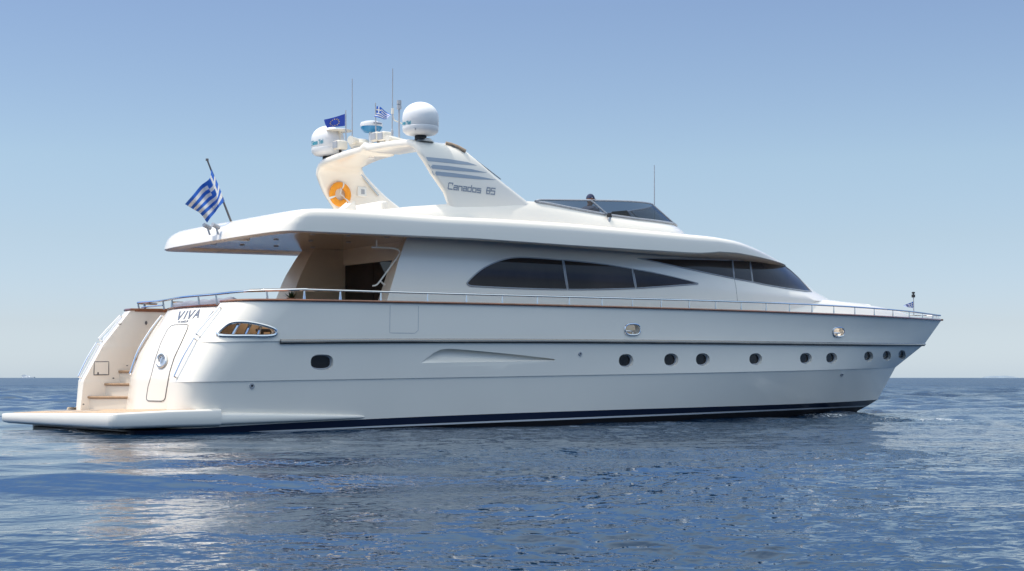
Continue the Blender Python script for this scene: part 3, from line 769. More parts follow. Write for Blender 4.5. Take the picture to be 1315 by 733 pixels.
# aft bulkhead with dark glass doors, dark saloon inside
XB = 7.25
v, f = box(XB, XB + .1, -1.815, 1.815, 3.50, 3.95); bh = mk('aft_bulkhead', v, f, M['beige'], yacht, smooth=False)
for a, b in ((-1.815, -0.62), (-0.60, 0.60), (0.62, 1.80)):
    v, f = box(XB + 0.04, XB + 0.06, a, b, 1.82, 3.498); mk('sliding_door', v, f, M['glass'], bh, smooth=False)
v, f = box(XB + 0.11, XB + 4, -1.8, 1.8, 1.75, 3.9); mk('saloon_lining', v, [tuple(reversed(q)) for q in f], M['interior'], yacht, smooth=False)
# corner piece: curved sofa end that shows in front of the doors
v, f = merge(box(6.3, 7.15, -1.75, -0.9, 1.8, 2.3), box(6.95, 7.18, -1.75, -0.9, 2.3, 2.85)); mk('corner_seat', v, f, M['cush'], yacht, smooth=False, bev=0.06)
# grab rail up the starboard wing
g = [U(a, b, -2.16) for a, b in ((477,317.5),(495,318),(507,319.2),(512.5,322.5),(511.5,328),(498,347),(487,362),(483,366),(478.5,367))]
c = catmull(g, 5); br = []
for a in ((483.5,317.6,308.5),): br.append(tube([U(a[0], a[1], -2.16), U(a[0], a[2], -2.16)], 0.013, 8))
for a, b in (((508,333.5),(514,337.5)), ((488.5,361),(494,366))): br.append(tube([U(*a, -2.16), U(*b, -2.16)], 0.018, 8))
v, f = merge(tube(c, 0.017, 8), *br); mk('stair_handrail', v, f, M['cream'], yacht)

# ---------------------------------------------------------------- flybridge deck (roof)
XA, XFR = 3.18, 19.0
def roof_outline(ia, iw, if_, n=70):
    """closed half outline, aft centre -> starboard -> front centre"""
    xa, xf, W = XA + ia, ROOF_XF - if_, 2.83 - iw
    o = []
    for i in range(n + 1):
        t = i/n
        x = xa + (xf - xa)*(0.5 - 0.5*math.cos(math.pi*t))**1.25 if t < .5 else xa + (xf - xa)*(1 - (1 - 0.5**1.25)*(2*(0.5 + 0.5*math.cos(math.pi*t)))**1.0)
        o.append((x, W*roof_shape(x, xa, xf)))
    return [(x, -y) for x, y in o]
def roof_shape(x, xa, xf):
    r = (x - xa)
    a = 1.0 if r > 0.7 else max(0.0, 1 - (1 - r/0.7)**6)**(1/4.0)
    s = max(0.0, (x - 9.0)/(xf - 9.0)); b = max(0.0, 1 - s**3.0)**(1/1.6)
    return a*b*(1 - 0.02*max(0, (9 - x)/6)**2)
def z_low(x): return float(np.interp(x, [3, 4.6, 6, 7.5, 9.5, 11.5, 13.3, 15, 16.5, 17.6, 18.6, 19.5], [3.68, 3.71, 3.74, 3.77, 3.765, 3.75, 3.745, 3.76, 3.76, 3.75, 3.72, 3.70]))
def z_top(x): return float(np.interp(x, [3, 3.8, 4.4, 5.3, 6.75, 8.3, 10, 12, 13.5, 14.5, 15.5, 16.3, 17.1, 18.0, 18.6, 19.5], [4.06, 4.15, 4.18, 4.19, 4.19, 4.23, 4.25, 4.24, 4.24, 4.25, 4.22, 4.12, 4.00, 3.89, 3.84, 3.80]))
ROOF_XF = 18.9
lo, hi = 15.0, 22.0
for _ in range(40):
    ROOF_XF = (lo + hi)/2
    if max(PJ((x, y, z_low(x)))[0] for x, y in roof_outline(0, 0, 0)) < 1009.5: lo = ROOF_XF
    else: hi = ROOF_XF
def z_edge(x): return float(np.interp(x, ZE_X, ZE_Z))
ZE_X, ZE_Z = [3, 20], [0, 0]
_o = roof_outline(0, 0, 0, 400); _tx, _tz = [], []
for px, py in ((740,316.2),(780,318.6),(820,321.2),(862,323.6),(893,325.6),(910,325),(925,323.8),(945,325.3),(975,331),(1000,337.5)):
    for a_, b_ in zip(_o[60:], _o[61:]):
        if PJ((*a_, 0))[0] <= px <= PJ((*b_, 0))[0]:
            D_ = D0 + FW[0]*b_[0] + FW[1]*b_[1]; _tx.append(b_[0]); _tz.append(CAMZ + (HZ - py)*D_/FPX); break
ZE_X = [3, 4.6, 6, 7.5, 9.5] + _tx + [ROOF_XF]; ZE_Z = [z_low(x) for x in ZE_X[:5]] + _tz + [_tz[-1] - .02]
print('edge', [(round(a, 2), round(b, 2)) for a, b in zip(ZE_X, ZE_Z)])
def mixr(a, b, t): return z_edge(a)*(1 - t) + max(z_top(a), z_edge(a) + .03)*t
RL = [  # inset aft, inset side, inset front, height fn
 (0.40, 0.42, 1.6, lambda x: z_low(x) + 0.05), (0.32, 0.34, 1.2, lambda x: z_low(x) + 0.012), (0.03, 0.03, 0.05, lambda x: z_edge(x) - 0.002), (0.0, 0.0, 0.0, lambda x: z_edge(x) + 0.02),
 (0.03, 0.0, 0.03, lambda x: mixr(x, 0, .30)), (0.09, 0.004, 0.07, lambda x: mixr(x, 0, .60)), (0.19, 0.02, 0.14, lambda x: mixr(x, 0, .80)), (0.32, 0.07, 0.24, lambda x: mixr(x, 0, .94)), (0.52, 0.16, 0.40, lambda x: mixr(x, 0, 1.0)), (0.8, 0.36, 0.6, lambda x: z_top(x) + 0.012)]
rows = [[(x, y, zf(x)) for x, y in roof_outline(a, b, c_)] for a, b, c_, zf in RL]
last = roof_outline(0.8, 0.36, 0.6)
def camb(x): return 0.14*max(0, min(1, (x - 12)/3))*max(0, min(1, (19 - x)/2.5)) + 0.03
def well(x, y): return 6.6 < x < 13.9 and abs(y) < 1.75
for fr in (0.84, 0.83, 0.6, 0.3, 0.0):
    r = []
    for x, y in last:
        zc = z_top(x) + 0.012 + camb(x)*(1 - fr*fr)
        if fr < 0.835 and 6.6 < x < 13.9: zc = 3.98
        r.append((x, y*fr, zc))
    rows.append(r)
v, f = grid(rows); v = [Vector(q) for q in v]; f = [tuple(reversed(q)) for q in f]; k = len(v)
roofbvh = BVHTree.FromPolygons(v, f)
vv = v + [Vector((q.x, -q.y, q.z)) for q in v]; ff = f + [tuple(i + k for i in reversed(q)) for q in f]
nsf = 2*(len(rows[0]) - 1); rmi = [1 if i < nsf else 0 for i in range(len(f))]  # soffit faces coloured beige for the warm light bounced up from the decks
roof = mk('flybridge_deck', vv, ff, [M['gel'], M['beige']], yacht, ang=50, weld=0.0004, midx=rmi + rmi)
# lined ceiling under the overhang
r0 = roof_outline(0.40, 0.42, 1.6); rows = [[(x, y*fr, z_low(x) + 0.05 + 0.05*(1 - fr**4)) for x, y in r0] for fr in (1, .8, .6, .4, .2, 0, -.2, -.4, -.6, -.8, -1)]
v, f = grid(rows); ceilg = mk('ceiling', v, f, M['ceil'], roof, ang=60)
for x in (3.95, 4.6, 5.4, 6.3):
    for y in (-1.5, 0, 1.5):
        v, f = lathe([(0.001, -0.012), (0.05, -0.012), (0.055, 0)], (x, y, z_low(x) + 0.05 + 0.05*(1 - (abs(y)/2.3)**4) - 0.004), 14); mk('ceiling_lamp', v, f, M['grey'], roof)
# stern notch with twin cameras/floodlights
aft = roof_outline(0, 0, 0)

# ---------------------------------------------------------------- flybridge coaming
def fly_outline(xa, xf, W, n=70, xs=8.5, p=3.2, q=2.0):
    o = []
    for i in range(n + 1):
        t = i/n; x = xa + (xf - xa)*(1 - (1 - t)**1.7); r = max(0, (x - xs)/(xf - xs)); o.append((x, -W*max(0.0, 1 - r**p)**(1/q)))
    return o
def z_coam(x): return float(np.interp(x, [5.2, 5.75, 6.4, 7.2, 8.3, 9.0, 9.5, 10.0, 10.5, 11.1, 11.6, 12.5, 13.6, 14.2], [4.22, 4.30, 4.40, 4.50, 4.62, 4.70, 4.72, 4.69, 4.645, 4.60, 4.565, 4.54, 4.55, 4.57]))
def fit_fly(xa, W, pxm, **k):
    lo, hi = 11.5, 17.0
    for _ in range(40):
        mid = (lo + hi)/2
        if max(PJ((x, y, 0))[0] for x, y in fly_outline(xa, mid, W, **k)) < pxm: lo = mid
        else: hi = mid
    return lo
KF = dict(xs=10.5, p=3.2, q=2.4)
xB, xT, xW = fit_fly(5.6, 2.36, 884, **KF), fit_fly(5.75, 2.20, 869, **KF), fit_fly(5.75, 2.06, 838.5, **KF)
print('fly fronts', xB, xT, xW)
FB = (5.6, xB, 2.36); FT = (5.75, xT, 2.20); FI = (5.85, xT - .1, 2.08)
b0 = fly_outline(*FB, **KF); t0 = fly_outline(*FT, **KF); i0 = fly_outline(*FI, **KF)
rows = [[(x, y, z_top(x) - 0.03) for x, y in b0], [(a[0]*.93 + b[0]*.07, a[1]*.93 + b[1]*.07, z_top(a[0]) + 0.05) for a, b in zip(b0, t0)],
        [(a[0]*.5 + b[0]*.5, a[1]*.5 + b[1]*.5 - 0.02, (z_top(a[0]) + z_coam(b[0]))/2 + 0.02) for a, b in zip(b0, t0)],
        [(x, y - 0.006, z_coam(x) - 0.03) for x, y in t0], [(x, y + 0.02, z_coam(x)) for x, y in t0], [(x, y, z_coam(x)) for x, y in i0], [(x, y + 0.05, 3.98) for x, y in i0]]
v, f = grid(rows); v = [Vector(q) for q in v]; f = [tuple(reversed(q)) for q in f]; k = len(v)
combvh = BVHTree.FromPolygons(v, f)
vv = v + [Vector((q.x, -q.y, q.z)) for q in v]; ff = f + [tuple(i + k for i in reversed(q)) for q in f]
coam = mk('flybridge_coaming', vv, ff, M['gel'], yacht, ang=45, weld=0.0004)
# aft low coaming across between the arch legs
v, f = box(5.86, 6.02, -2.0, 2.0, 3.98, 4.50); mk('aft_coaming', v, f, M['gel'], yacht, smooth=False, bev=0.05)
# windscreen
WT = (5.75, xW, 2.06)
wt0 = fly_outline(*WT, n=240, **KF); wb0 = fly_outline(*FT, n=240, **KF)
def z_ws(x): return float(np.interp(x, [9.4, 9.85, 11.36, 12.4, 13.2, 13.9], [4.74, 4.79, 4.885, 4.95, 4.99, 5.02]))
# correspond by picture column along both curves
def at_px(curve, zf, px):
    lo = None
    for a, b in zip(curve, curve[1:]):
        pa, pb = PJ((*a, 0))[0], PJ((*b, 0))[0]
        if pa <= px <= pb:
            t = (px - pa)/(pb - pa + 1e-9); x = a[0] + (b[0] - a[0])*t; y = a[1] + (b[1] - a[1])*t; return Vector((x, y, zf(x)))
    x, y = curve[-1]; return Vector((x, y, zf(x)))
def arcs(curve):
    s = [0.0]
    for a, b in zip(curve, curve[1:]): s.append(s[-1] + math.hypot(b[0] - a[0], b[1] - a[1]))
    return s
def at_s(curve, zf, s):
    S_ = arcs(curve); s = max(0, min(s, S_[-1])); i = min(max(0, int(np.searchsorted(S_, s)) - 1), len(curve) - 2)
    t = (s - S_[i])/(S_[i+1] - S_[i] + 1e-9); x = curve[i][0] + (curve[i+1][0] - curve[i][0])*t; y = curve[i][1] + (curve[i+1][1] - curve[i][1])*t
    return Vector((x, y, zf(x)))
SB, STp = arcs(wb0)[-1], arcs(wt0)[-1]
def s_of_x(curve, x):
    S_ = arcs(curve); return float(np.interp(x, [c[0] for c in curve], S_))
sb0, st0 = s_of_x(wb0, 9.55), s_of_x(wt0, 9.75)
sbm, stm = s_of_x(wb0, 11.55), s_of_x(wt0, 11.20)
# front corner: where the bottom curve shows at px 868
def s_at_px(curve, zf, px):
    S_ = arcs(curve)
    for i in range(len(curve) - 1):
        if PJ((*curve[i+1], 0))[0] >= px: return S_[i]
    mx = max(range(len(curve)), key=lambda i: PJ((*curve[i], 0))[0]); return S_[mx]
sbc, stc = s_at_px(wb0, z_coam, 866), s_at_px(wt0, z_ws, 838)
def wpane(b0_, b1_, t0_, t1_, n=24):
    rows = [[at_s(wb0, z_coam, b0_ + (b1_ - b0_)*i/n) + Vector((0, 0, .01)) for i in range(n + 1)], [at_s(wt0, z_ws, t0_ + (t1_ - t0_)*i/n) for i in range(n + 1)]]
    rows.insert(1, [(a + b)/2 for a, b in zip(*rows)])
    return rows
for nm, (a, b, c_, d) in (('q', (sb0, sbm, st0, stm)), ('m', (sbm, sbc, stm, stc)), ('f', (sbc, SB, stc, STp))):
    rows = wpane(a, b, c_, d); v, f = grid(rows); f = [tuple(q) for q in f]
    fr = tube(rows[0] + list(reversed(rows[2])), 0.022, 8, True)
    for mm in (False, True):
        o = mk('windscreen', v, f, M['tint'], yacht, mirror=mm, ang=80)
        mk('windscreen_frame', *fr, M['grey'], o, mirror=mm)
print('windscreen s', sb0, sbm, sbc, SB, '|', st0, stm, stc, STp)
# helm console, seats
v, f = grid([[(12.0, y, 3.99) for y in (-1.5, 0.4)], [(12.05, y, 4.45) for y in (-1.5, 0.4)], [(12.35, y, 4.72) for y in (-1.45, 0.35)], [(12.8, y, 4.78) for y in (-1.4, 0.3)], [(13.35, y, 4.48) for y in (-1.2, 0.2)], [(13.45, y, 3.99) for y in (-1.2, 0.2)]])
n = 2; f += [(0, 2, 4, 6, 8, 10)[::-1], (1, 3, 5, 7, 9, 11)]
console = mk('helm_console', v, [tuple(reversed(q)) for q in f], M['dark'], yacht, smooth=False, bev=0.04)
pts = [Vector((12.12, -0.95 + 0.19*math.cos(a*math.pi/10), 4.60 + 0.19*math.sin(a*math.pi/10))) for a in range(20)]
v, f = merge(tube(pts, 0.014, 6, True), *[tube([Vector((12.14, -0.95, 4.6)), pts[i]], 0.01, 6) for i in (3, 10, 17)]); mk('steering_wheel', v, f, M['steel'], console)
v, f = merge(box(12.3, 12.34, -0.45, -0.15, 4.72, 4.9), box(12.3, 12.34, -0.1, 0.2, 4.72, 4.88)); mk('display', v, f, M['dark'], console, smooth=False)
v, f = merge(box(11.2, 11.8, -1.45, -0.4, 3.99, 4.33), box(11.08, 11.22, -1.45, -0.4, 3.99, 4.70)); mk('helm_seat', v, f, M['cush'], yacht, smooth=False, bev=0.05)
v, f = merge(box(12.2, 13.3, 0.6, 1.5, 3.99, 4.4), box(12.9, 13.3, 0.6, 1.5, 4.4, 4.72)); mk('lounge_seat', v, f, M['cush'], yacht, smooth=False, bev=0.08)
# navigation light / searchlight on the coaming side
c = drop(781, 280, combvh, 0.05)
v, f = merge(lathe([(0.001, 0.09), (0.045, 0.09), (0.055, 0.02), (0.05, 0.0), (0.001, 0)], c + Vector((0, 0, -0.02)), 14))
nl = mk('navigation_light', v, f, M['dark'], yacht)
v, f = tube([c, c + Vector((-0.04, 0.01, -0.2)), c + Vector((-0.03, 0.06, -0.24))], [0.05, 0.03, 0.012], 8); mk('light_bracket', v, f, M['steel'], nl)

# ---------------------------------------------------------------- radar arch (one swept hoop)
hp = [(-2.17, 4.45), (-2.155, 4.75), (-2.13, 5.1), (-2.08, 5.40), (-1.97, 5.63), (-1.76, 5.74), (-1.4, 5.78), (-.8, 5.82), (0, 5.84)]
path = [(v_.x, v_.y) for v_ in catmull([(a, b, 0) for a, b in hp], 5)]
path[-1] = (0.0, 5.90)
path += [(-y, z) for y, z in reversed(path[:-1])]
def arch_xa(z): return float(np.interp(z, [4.3, 4.74, 5.1, 5.5, 5.7, 5.9], [7.42, 7.25, 6.95, 6.70, 6.66, 6.66]))
def arch_xf(z): return float(np.interp(z, [4.3, 4.70, 5.15, 5.5, 5.69, 5.80, 5.9], [10.05, 9.36, 8.57, 8.07, 7.80, 7.60, 7.45]))
rows = []
NP = len(path)
for i, (y, z) in enumerate(path):
    a = path[max(i - 1, 0)]; b = path[min(i + 1, NP - 1)]; t = Vector((0, b[0] - a[0], b[1] - a[1])).normalized(); n = Vector((0, -t.z, t.y))   # outward
    if n.z < 0 and abs(t.y) > .9: n = -n
    ce = Vector((0, y, z)); leg = abs(t.z)
    th_ = 0.075 + 0.0*leg
    xa, xf = arch_xa(z), arch_xf(z); sec = []
    L_ = xf - xa
    for fx, tt in ((0, -.45), (0, .45), (.02, .85), (.06, 1), (.5, 1.12), (.90, 1), (.965, .8), (1, .35), (1, -.35), (.965, -.8), (.90, -1), (.5, -1.05), (.06, -1), (.02, -.85)):
        sec.append(ce + Vector((xa + L_*fx, 0, 0)) + n*(th_*tt))
    rows.append(sec)
v, f = grid(rows, True, True)
arch = mk('radar_arch', v, f, M['gel'], yacht, ang=50)
bm_ = bmesh.new(); bm_.from_mesh(arch.data); bmesh.ops.recalc_face_normals(bm_, faces=bm_.faces); bm_.to_mesh(arch.data); bm_.free()
archbvh = BVHTree.FromPolygons([Vector(q) for q in v], f)
for st in ([(547,201.5),(575,204),(600,208),(613,212.5),(600,211.5),(575,209),(549.5,206.5)], [(550,211),(575,213),(605,217),(626,221.8),(605,220.5),(580,218.6),(553,216.2)], [(554.5,219.5),(580,222),(615,226.5),(638,231),(615,230),(585,227.6),(557,224.8)]):
    v, f = patch(st, archbvh, 0.005, 6); mk('arch_stripe', v, f, M['stripe'], arch, ang=60)
for q in (233, 240.5, 248):
    px = 405.5 + (q - 233)*0.22
    v, f = patch([(px - 1.4, q - 2), (px + 1.6, q - 2), (px + 2.1, q + 2), (px - .9, q + 2)], archbvh, 0.006, 10); mk('arch_slot', v, f, M['seam'], arch, ang=60)
v, f = lettering('Canados 85', (575.3, 242.3), (6.1, 0.75), (0.9, -7.6), {'': 0.98, 'C': 1.18, ' ': .95, 'd': 1.0}, 0.19, archbvh)
mk('model_lettering', v, f, M['letter'], arch, smooth=False)
# domes
def dome(x, y, z, lettered):
    prof = [(0.09, -0.12), (0.09, -0.005), (0.20, 0.0), (0.30, 0.02), (0.355, 0.07), (0.365, 0.13), (0.367, 0.16), (0.362, 0.165), (0.362, 0.175), (0.367, 0.18), (0.367, 0.36)]
    for i in range(1, 13):
        a = i/12*math.pi/2; prof.append((max(0.367*math.cos(a), 0.0005), 0.36 + 0.31*math.sin(a)))
    v, f = lathe(prof, (x, y, z), 40); d = mk('satellite_dome', v, f, M['dome'], yacht, ang=45)
    v, f = lathe([(0.13, -0.10), (0.12, -0.08), (0.12, -0.02), (0.11, 0.0)], (x, y, z), 20); mk('dome_pedestal', v, f, M['dark'], d)
    return d, BVHTree.FromPolygons([Vector(q) for q in lathe(prof, (x, y, z), 40)[0]], lathe(prof, (x, y, z), 40)[1])
dn, dbv = dome(6.87, -1.87, 5.90, True)
v, f = lettering('Sea Tel', (513.8, 160.3), (2.55, -0.30), (0.15, -3.6), {'': .95, ' ': .4, 'l': .4}, 0.24, dbv); mk('dome_lettering', v, f, M['teal'], dn, smooth=False)
v, f = patch(oval(533.5, 165.6, 1.0, 1.5, 10), dbv, 0.004, 30); mk('dome_plug', v, f, M['grey'], dn)
df, dbf = dome(6.87, 1.84, 5.91, True)
v, f = lettering('Sea Tel', (400.5, 186.2), (2.7, -0.55), (0.1, -4.6), {'': .95, ' ': .4, 'l': .4}, 0.24, dbf); mk('dome_lettering', v, f, M['teal'], df, smooth=False)
# dome plinths on the arch shoulders
for s in (-1, 1):
    v, f = lathe([(0.20, -0.12), (0.19, -0.09), (0.165, -0.07), (0.15, -0.06), (0.001, -0.056)], (6.98, s*1.83, 5.90), 28); mk('dome_plinth', v, f, M['gel'], yacht)
# radar scanner on its post
def on_arch(px, py): return U(px, py, 0.35)
rc = U(477, 163, 0.45)
zb_ = 5.72
v, f = lathe([(0.06, 0), (0.06, rc.z - zb_ - 0.07), (0.10, rc.z - zb_ - 0.06), (0.05, rc.z - zb_ - 0.03)], (rc.x, rc.y, zb_), 16); rp = mk('radar_post', v, f, M['dome'], yacht)
v, f = lathe([(0.06, -0.12), (0.16, -0.11), (0.22, -0.04), (0.235, 0.0)], rc, 32); mk('radar_base', v, f, M['rblue'], rp)
v, f = lathe([(0.235, 0.0), (0.245, 0.05), (0.23, 0.09), (0.15, 0.115), (0.0005, 0.12)], rc, 32); mk('radar_cover', v, f, M['dome'], rp)
v, f = box(rc.x - 0.1, rc.x + .1, rc.y - .26, rc.y - 0.246, rc.z + .035, rc.z + .06); mk('radar_marking', v, f, M['letter'], rp, smooth=False)
# arch-top equipment: floodlights, horn, open-array base, canvas roll
def flood(px, py, y):
    c = U(px, py, y)
    v, f = merge(box(c.x - .13, c.x + .13, c.y - .12, c.y + .12, c.z - .09, c.z + .11)); o = mk('floodlight', v, f, M['cream'], yacht, smooth=False, bev=0.04)
    v, f = box(c.x - .145, c.x - .125, c.y - .09, c.y + .09, c.z - .06, c.z + .08); mk('floodlight_lens', v, f, M['grey'], o, smooth=False)
    v, f = tube([c + Vector((0, 0, -.28)), c + Vector((0, 0, -.08))], 0.03, 8); mk('floodlight_foot', v, f, M['dark'], o)
flood(437, 187, 1.25); flood(486, 176.5, 0.15); flood(495, 176, -0.1)
c = U(462, 183, 0.7)
v, f = merge(lathe([(0.001, -.1), (.2, -.1), (.24, -.03), (.2, .05), (.08, .08), (.001, .08)], c, 20), tube([c + Vector((-.1, -.1, 0.02)), c + Vector((-.35, -.2, 0))], [.05, .09], 10)); mk('horn', v, f, M['cream'], yacht)
c = U(436, 168, 1.5)
v, f = merge(lathe([(0.001, .04), (.2, .03), (.30, .0), (.2, -.02), (.001, -.02)], c, 24), tube([c + Vector((0, 0, -.5)), c], 0.03, 8)); mk('tv_antenna', v, f, M['cream'], yacht)
c = U(513, 174, -0.9); v, f = tube([c + Vector((0.3, 0.2, -.1)), c + Vector((-0.3, -0.0, -.08))], 0.07, 10); mk('canvas_roll', v, f, M['cream'], yacht)
# whip antennas
def whip(px, y0_, y1_, y, nm='whip_antenna', base=0.16, px2=None):
    a = U(px, y0_, y); b = U(px2 or px, y1_, y)
    v, f = merge(tube([a, a + (b - a)*base, a + (b - a)*(base + .01), b], [0.028, 0.026, 0.014, 0.009], 8)); return mk(nm, v, f, M['grey'], yacht)
whip(452.3, 192, 101, 1.0); whip(503.5, 182, 88, -0.55, px2=504.3); whip(840.3, 284, 212, -0.9, base=.05)
a = U(512.5, 180, -0.75); b = U(512.5, 140, -0.75)
v, f = merge(tube([a, b], 0.02, 8), tube([b, b + Vector((0, 0, .08))], 0.05, 10), tube([b + Vector((0, 0, .10)), b + Vector((0, 0, .18))], 0.05, 10), tube([b + Vector((0, 0, .08)), b + Vector((0, 0, .10))], 0.025, 8)); mk('wind_sensor', v, f, M['grey'], yacht)
a = U(504, 139, -0.55); v, f = merge(tube([a, a + Vector((0, 0, -.12))], .03, 8), tube([a + Vector((0, 0, -.12)), a + Vector((.03, -.02, -.25)), a + Vector((.2, -.1, -.32))], .013, 8)); mk('antenna_bracket', v, f, M['cream'], yacht)
# bundled canvas and stays on the forward edge of the starboard leg
P = outline([(572,185),(580,187),(588,190),(597,195)], archbvh, 0.02, 3, False)
v, f = tube(catmull(P, 3), 0.04, 8); cv = mk('folded_canvas', v, f, M['canvas'], yacht)
a = drop(580, 188, archbvh, .03); b = U(640, 231, -2.12)
v, f = merge(tube([a, b], 0.013, 6), tube([a + Vector((.1, 0, .02)), b + Vector((.06, 0, .02))], 0.010, 6)); mk('canvas_stay', v, f, M['seam'], yacht)
a = U(456, 215, 1.9); b = U(486, 251, 2.02)
v, f = tube([a, b], 0.02, 6); mk('arch_handrail', v, f, M['steel'], yacht)
c = U(464, 246, 2.04); v, f = box(c.x - .12, c.x + .12, c.y - .04, c.y + .02, c.z - .11, c.z + .11); sp_ = mk('arch_speaker', v, f, M['white'], yacht, smooth=False, bev=.02)
v, f = box(c.x - .03, c.x + .06, c.y - .046, c.y - .039, c.z - .06, c.z + .05); mk('speaker_grille', v, f, M['grey'], sp_, smooth=False)
# stern notch: bracket with two little cameras
n0_ = U(276, 296, -0.25)
v, f = merge(([(3.22, -.22, 3.72), (3.22, .2, 3.72), (3.42, .2, 4.02), (3.42, -.22, 4.02), (3.9, -.22, 3.72), (3.9, .2, 3.72), (3.9, .2, 4.08), (3.9, -.22, 4.08)], [(0, 1, 2, 3), (7, 6, 5, 4), (3, 2, 6, 7), (0, 3, 7, 4), (2, 1, 5, 6), (1, 0, 4, 5)]))
mk('camera_bracket', v, [tuple(reversed(q)) for q in f], M['gel'], yacht, smooth=False, bev=.02)
for px, py, dx, y in ((266, 291, -.13, -0.1), (277, 290.5, .13, -0.3)):
    c = U(px, py, y)
    v, f = merge(tube([c + Vector((-.08, -.02, .03)), c + Vector((.08, .02, -.02))], .045, 10), tube([c, c + Vector((.05, -.02, -.16))], .02, 8)); mk('deck_camera', v, f, M['grey'], yacht)
# cleats / grab bar seen on flybridge aft: small white locker beside the lifebuoy
c = U(447, 263, -1.5); v, f = grid([[(c.x - .3, c.y - .15, c.z - .2), (c.x + .05, c.y - .15, c.z + .05), (c.x + .12, c.y - .15, c.z - .2)], [(c.x - .3, c.y + .15, c.z - .2), (c.x + .05, c.y + .15, c.z + .05), (c.x + .12, c.y + .15, c.z - .2)]])
f += [(0, 1, 2), (5, 4, 3)]; mk('deck_locker', v, f, M['gel'], yacht, smooth=False, bev=.02)

# ---------------------------------------------------------------- guard rails
def rail_z(x, u): return 0.0
RZ = []
for px, py in ((345,370.8),(500,374.2),(600,377),(740,381),(860,385.2),(985,389.5),(1050,392.3),(1110,395),(1160,398),(1195,402)):
    lo, hi = 0.0, XE['S']
    for _ in range(50):
        mid = (lo + hi)/2
        if PJ((mid, -YL('S', mid) + 0.05, 0))[0] < px: lo = mid
        else: hi = mid
    x = lo; D = D0 + FW[0]*x + FW[1]*(-YL('S', x) + .05); RZ.append((x, CAMZ + (HZ - py)*D/FPX))
RZ.append((XE['S'], U(1207, 406.5, 0).z))
pz = np.polyfit([r[0] for r in RZ], [r[1] for r in RZ], 3)
def railpt(u, dz=0):
    p = LV('S', u); q = LV('S', min(u + 1e-3, 1.0)) - LV('S', u - 1e-3); t = Vector((q.x, q.y, 0)).normalized(); n = Vector((t.y, -t.x, 0))
    if u > 0.998: n = Vector((1, 0, 0))
    p = p - n*0.05; p.z = float(np.polyval(pz, p.x)) + dz; p.y = min(p.y, 0); return p
def u_at(px):
    lo, hi = UQ1, 1.0
    for _ in range(40):
        mid = (lo + hi)/2
        if PJ(LV('S', mid) + Vector((0, .05, 0)))[0] < px: lo = mid
        else: hi = mid
    return lo
u0 = u_at(332)
P = [railpt(u0 + (1 - u0)*i/100) for i in range(101)]
for mm in (False, True):
    v, f = tube(P, 0.021, 8); gr = mk('guard_rail', v, f, M['steel'], yacht, mirror=mm)
    for px in (381,437,489,549,599,645,690,731,773,812,849,885,919,952,984,1014,1043,1071,1098,1123,1147,1168,1185,1198,1205):
        u = u_at(px); a = railpt(u); b = LV('S', u) + Vector((0, 0.05, 0.02)); b.x, b.y = a.x, a.y
        r = [0.030, 0.018, 0.014] if px < 445 else [0.020, 0.014, 0.012]
        v, f = tube([b, b.lerp(a, .5), a], r, 8); mk('stanchion', v, f, M['steel'], gr, mirror=mm)
# stern rail round the cockpit: over the barrel, gates at the stairs, loops on the wings
zt2 = 2.36
A = [Vector((3.0, -2.62, 2.60)), Vector((2.78, -2.35, 2.59)), Vector((2.70, -1.9, 2.585)), Vector((2.68, -1.25, 2.58)), Vector((2.60, -.6, 2.575)), Vector((2.56, 0, 2.57)), Vector((2.60, .6, 2.56)), Vector((2.68, 1.2, 2.555)), Vector((2.66, 1.55, 2.55)), Vector((2.60, 2.1, 2.55)), Vector((2.62, 2.30, 2.55)), Vector((2.85, 2.5, 2.55)), Vector((3.2, 2.68, 2.56))]
c = catmull(A, 5)
v, f = merge(tube(c, 0.022, 8), tube([railpt(u0) + Vector((.25, .05, .0)), railpt(u0), Vector((3.0, -2.62, 2.60)), Vector((2.82, -2.3, 2.60))], 0.03, 8)); sr = mk('stern_rail', v, f, M['steel'], yacht)
for q in (A[0], A[3] + Vector((0, .05, 0)), A[4], A[6], A[7], A[8] + Vector((0, .55, 0)), A[10], A[11]):
    v, f = tube([Vector((q.x + .03, q.y, 2.38)), Vector((q.x, q.y, q.z))], [.022, .016], 8); mk('stanchion', v, f, M['steel'], sr)
v, f = tube([Vector((2.68, 1.22, 2.46)), Vector((2.62, 2.1, 2.45))], .016, 8); mk('gate_bar', v, f, M['steel'], sr)
# teak caps on the wings' tops + cockpit side inner wall
for s in (1, -1):
    v, f = box(2.45, 4.3, s*(YIN + .02) - .04, s*(YIN + .02) + .04, 2.36, 2.40); mk('wing_cap', v, f, M['varn'], yacht, smooth=False, bev=.01)
    rows = [[(3.7, s*YIN, 2.37), (4.3, s*YIN, 2.39)], [(3.7, s*2.75, 2.37), (4.3, s*2.75, 2.39)]]
    v, f = grid(rows); mk('wing_top', v, f if s > 0 else [tuple(reversed(q)) for q in f], M['teak'], yacht, smooth=False)

# bow details: jack staff base stays with its flag below; anchor roller
v, f = merge(box(25.2, 25.9, -.12, .12, 2.66, 2.72), tube([Vector((25.6, -.1, 2.75)), Vector((25.6, .1, 2.75))], .05, 10)); mk('anchor_roller', v, f, M['steel'], yacht, smooth=False)

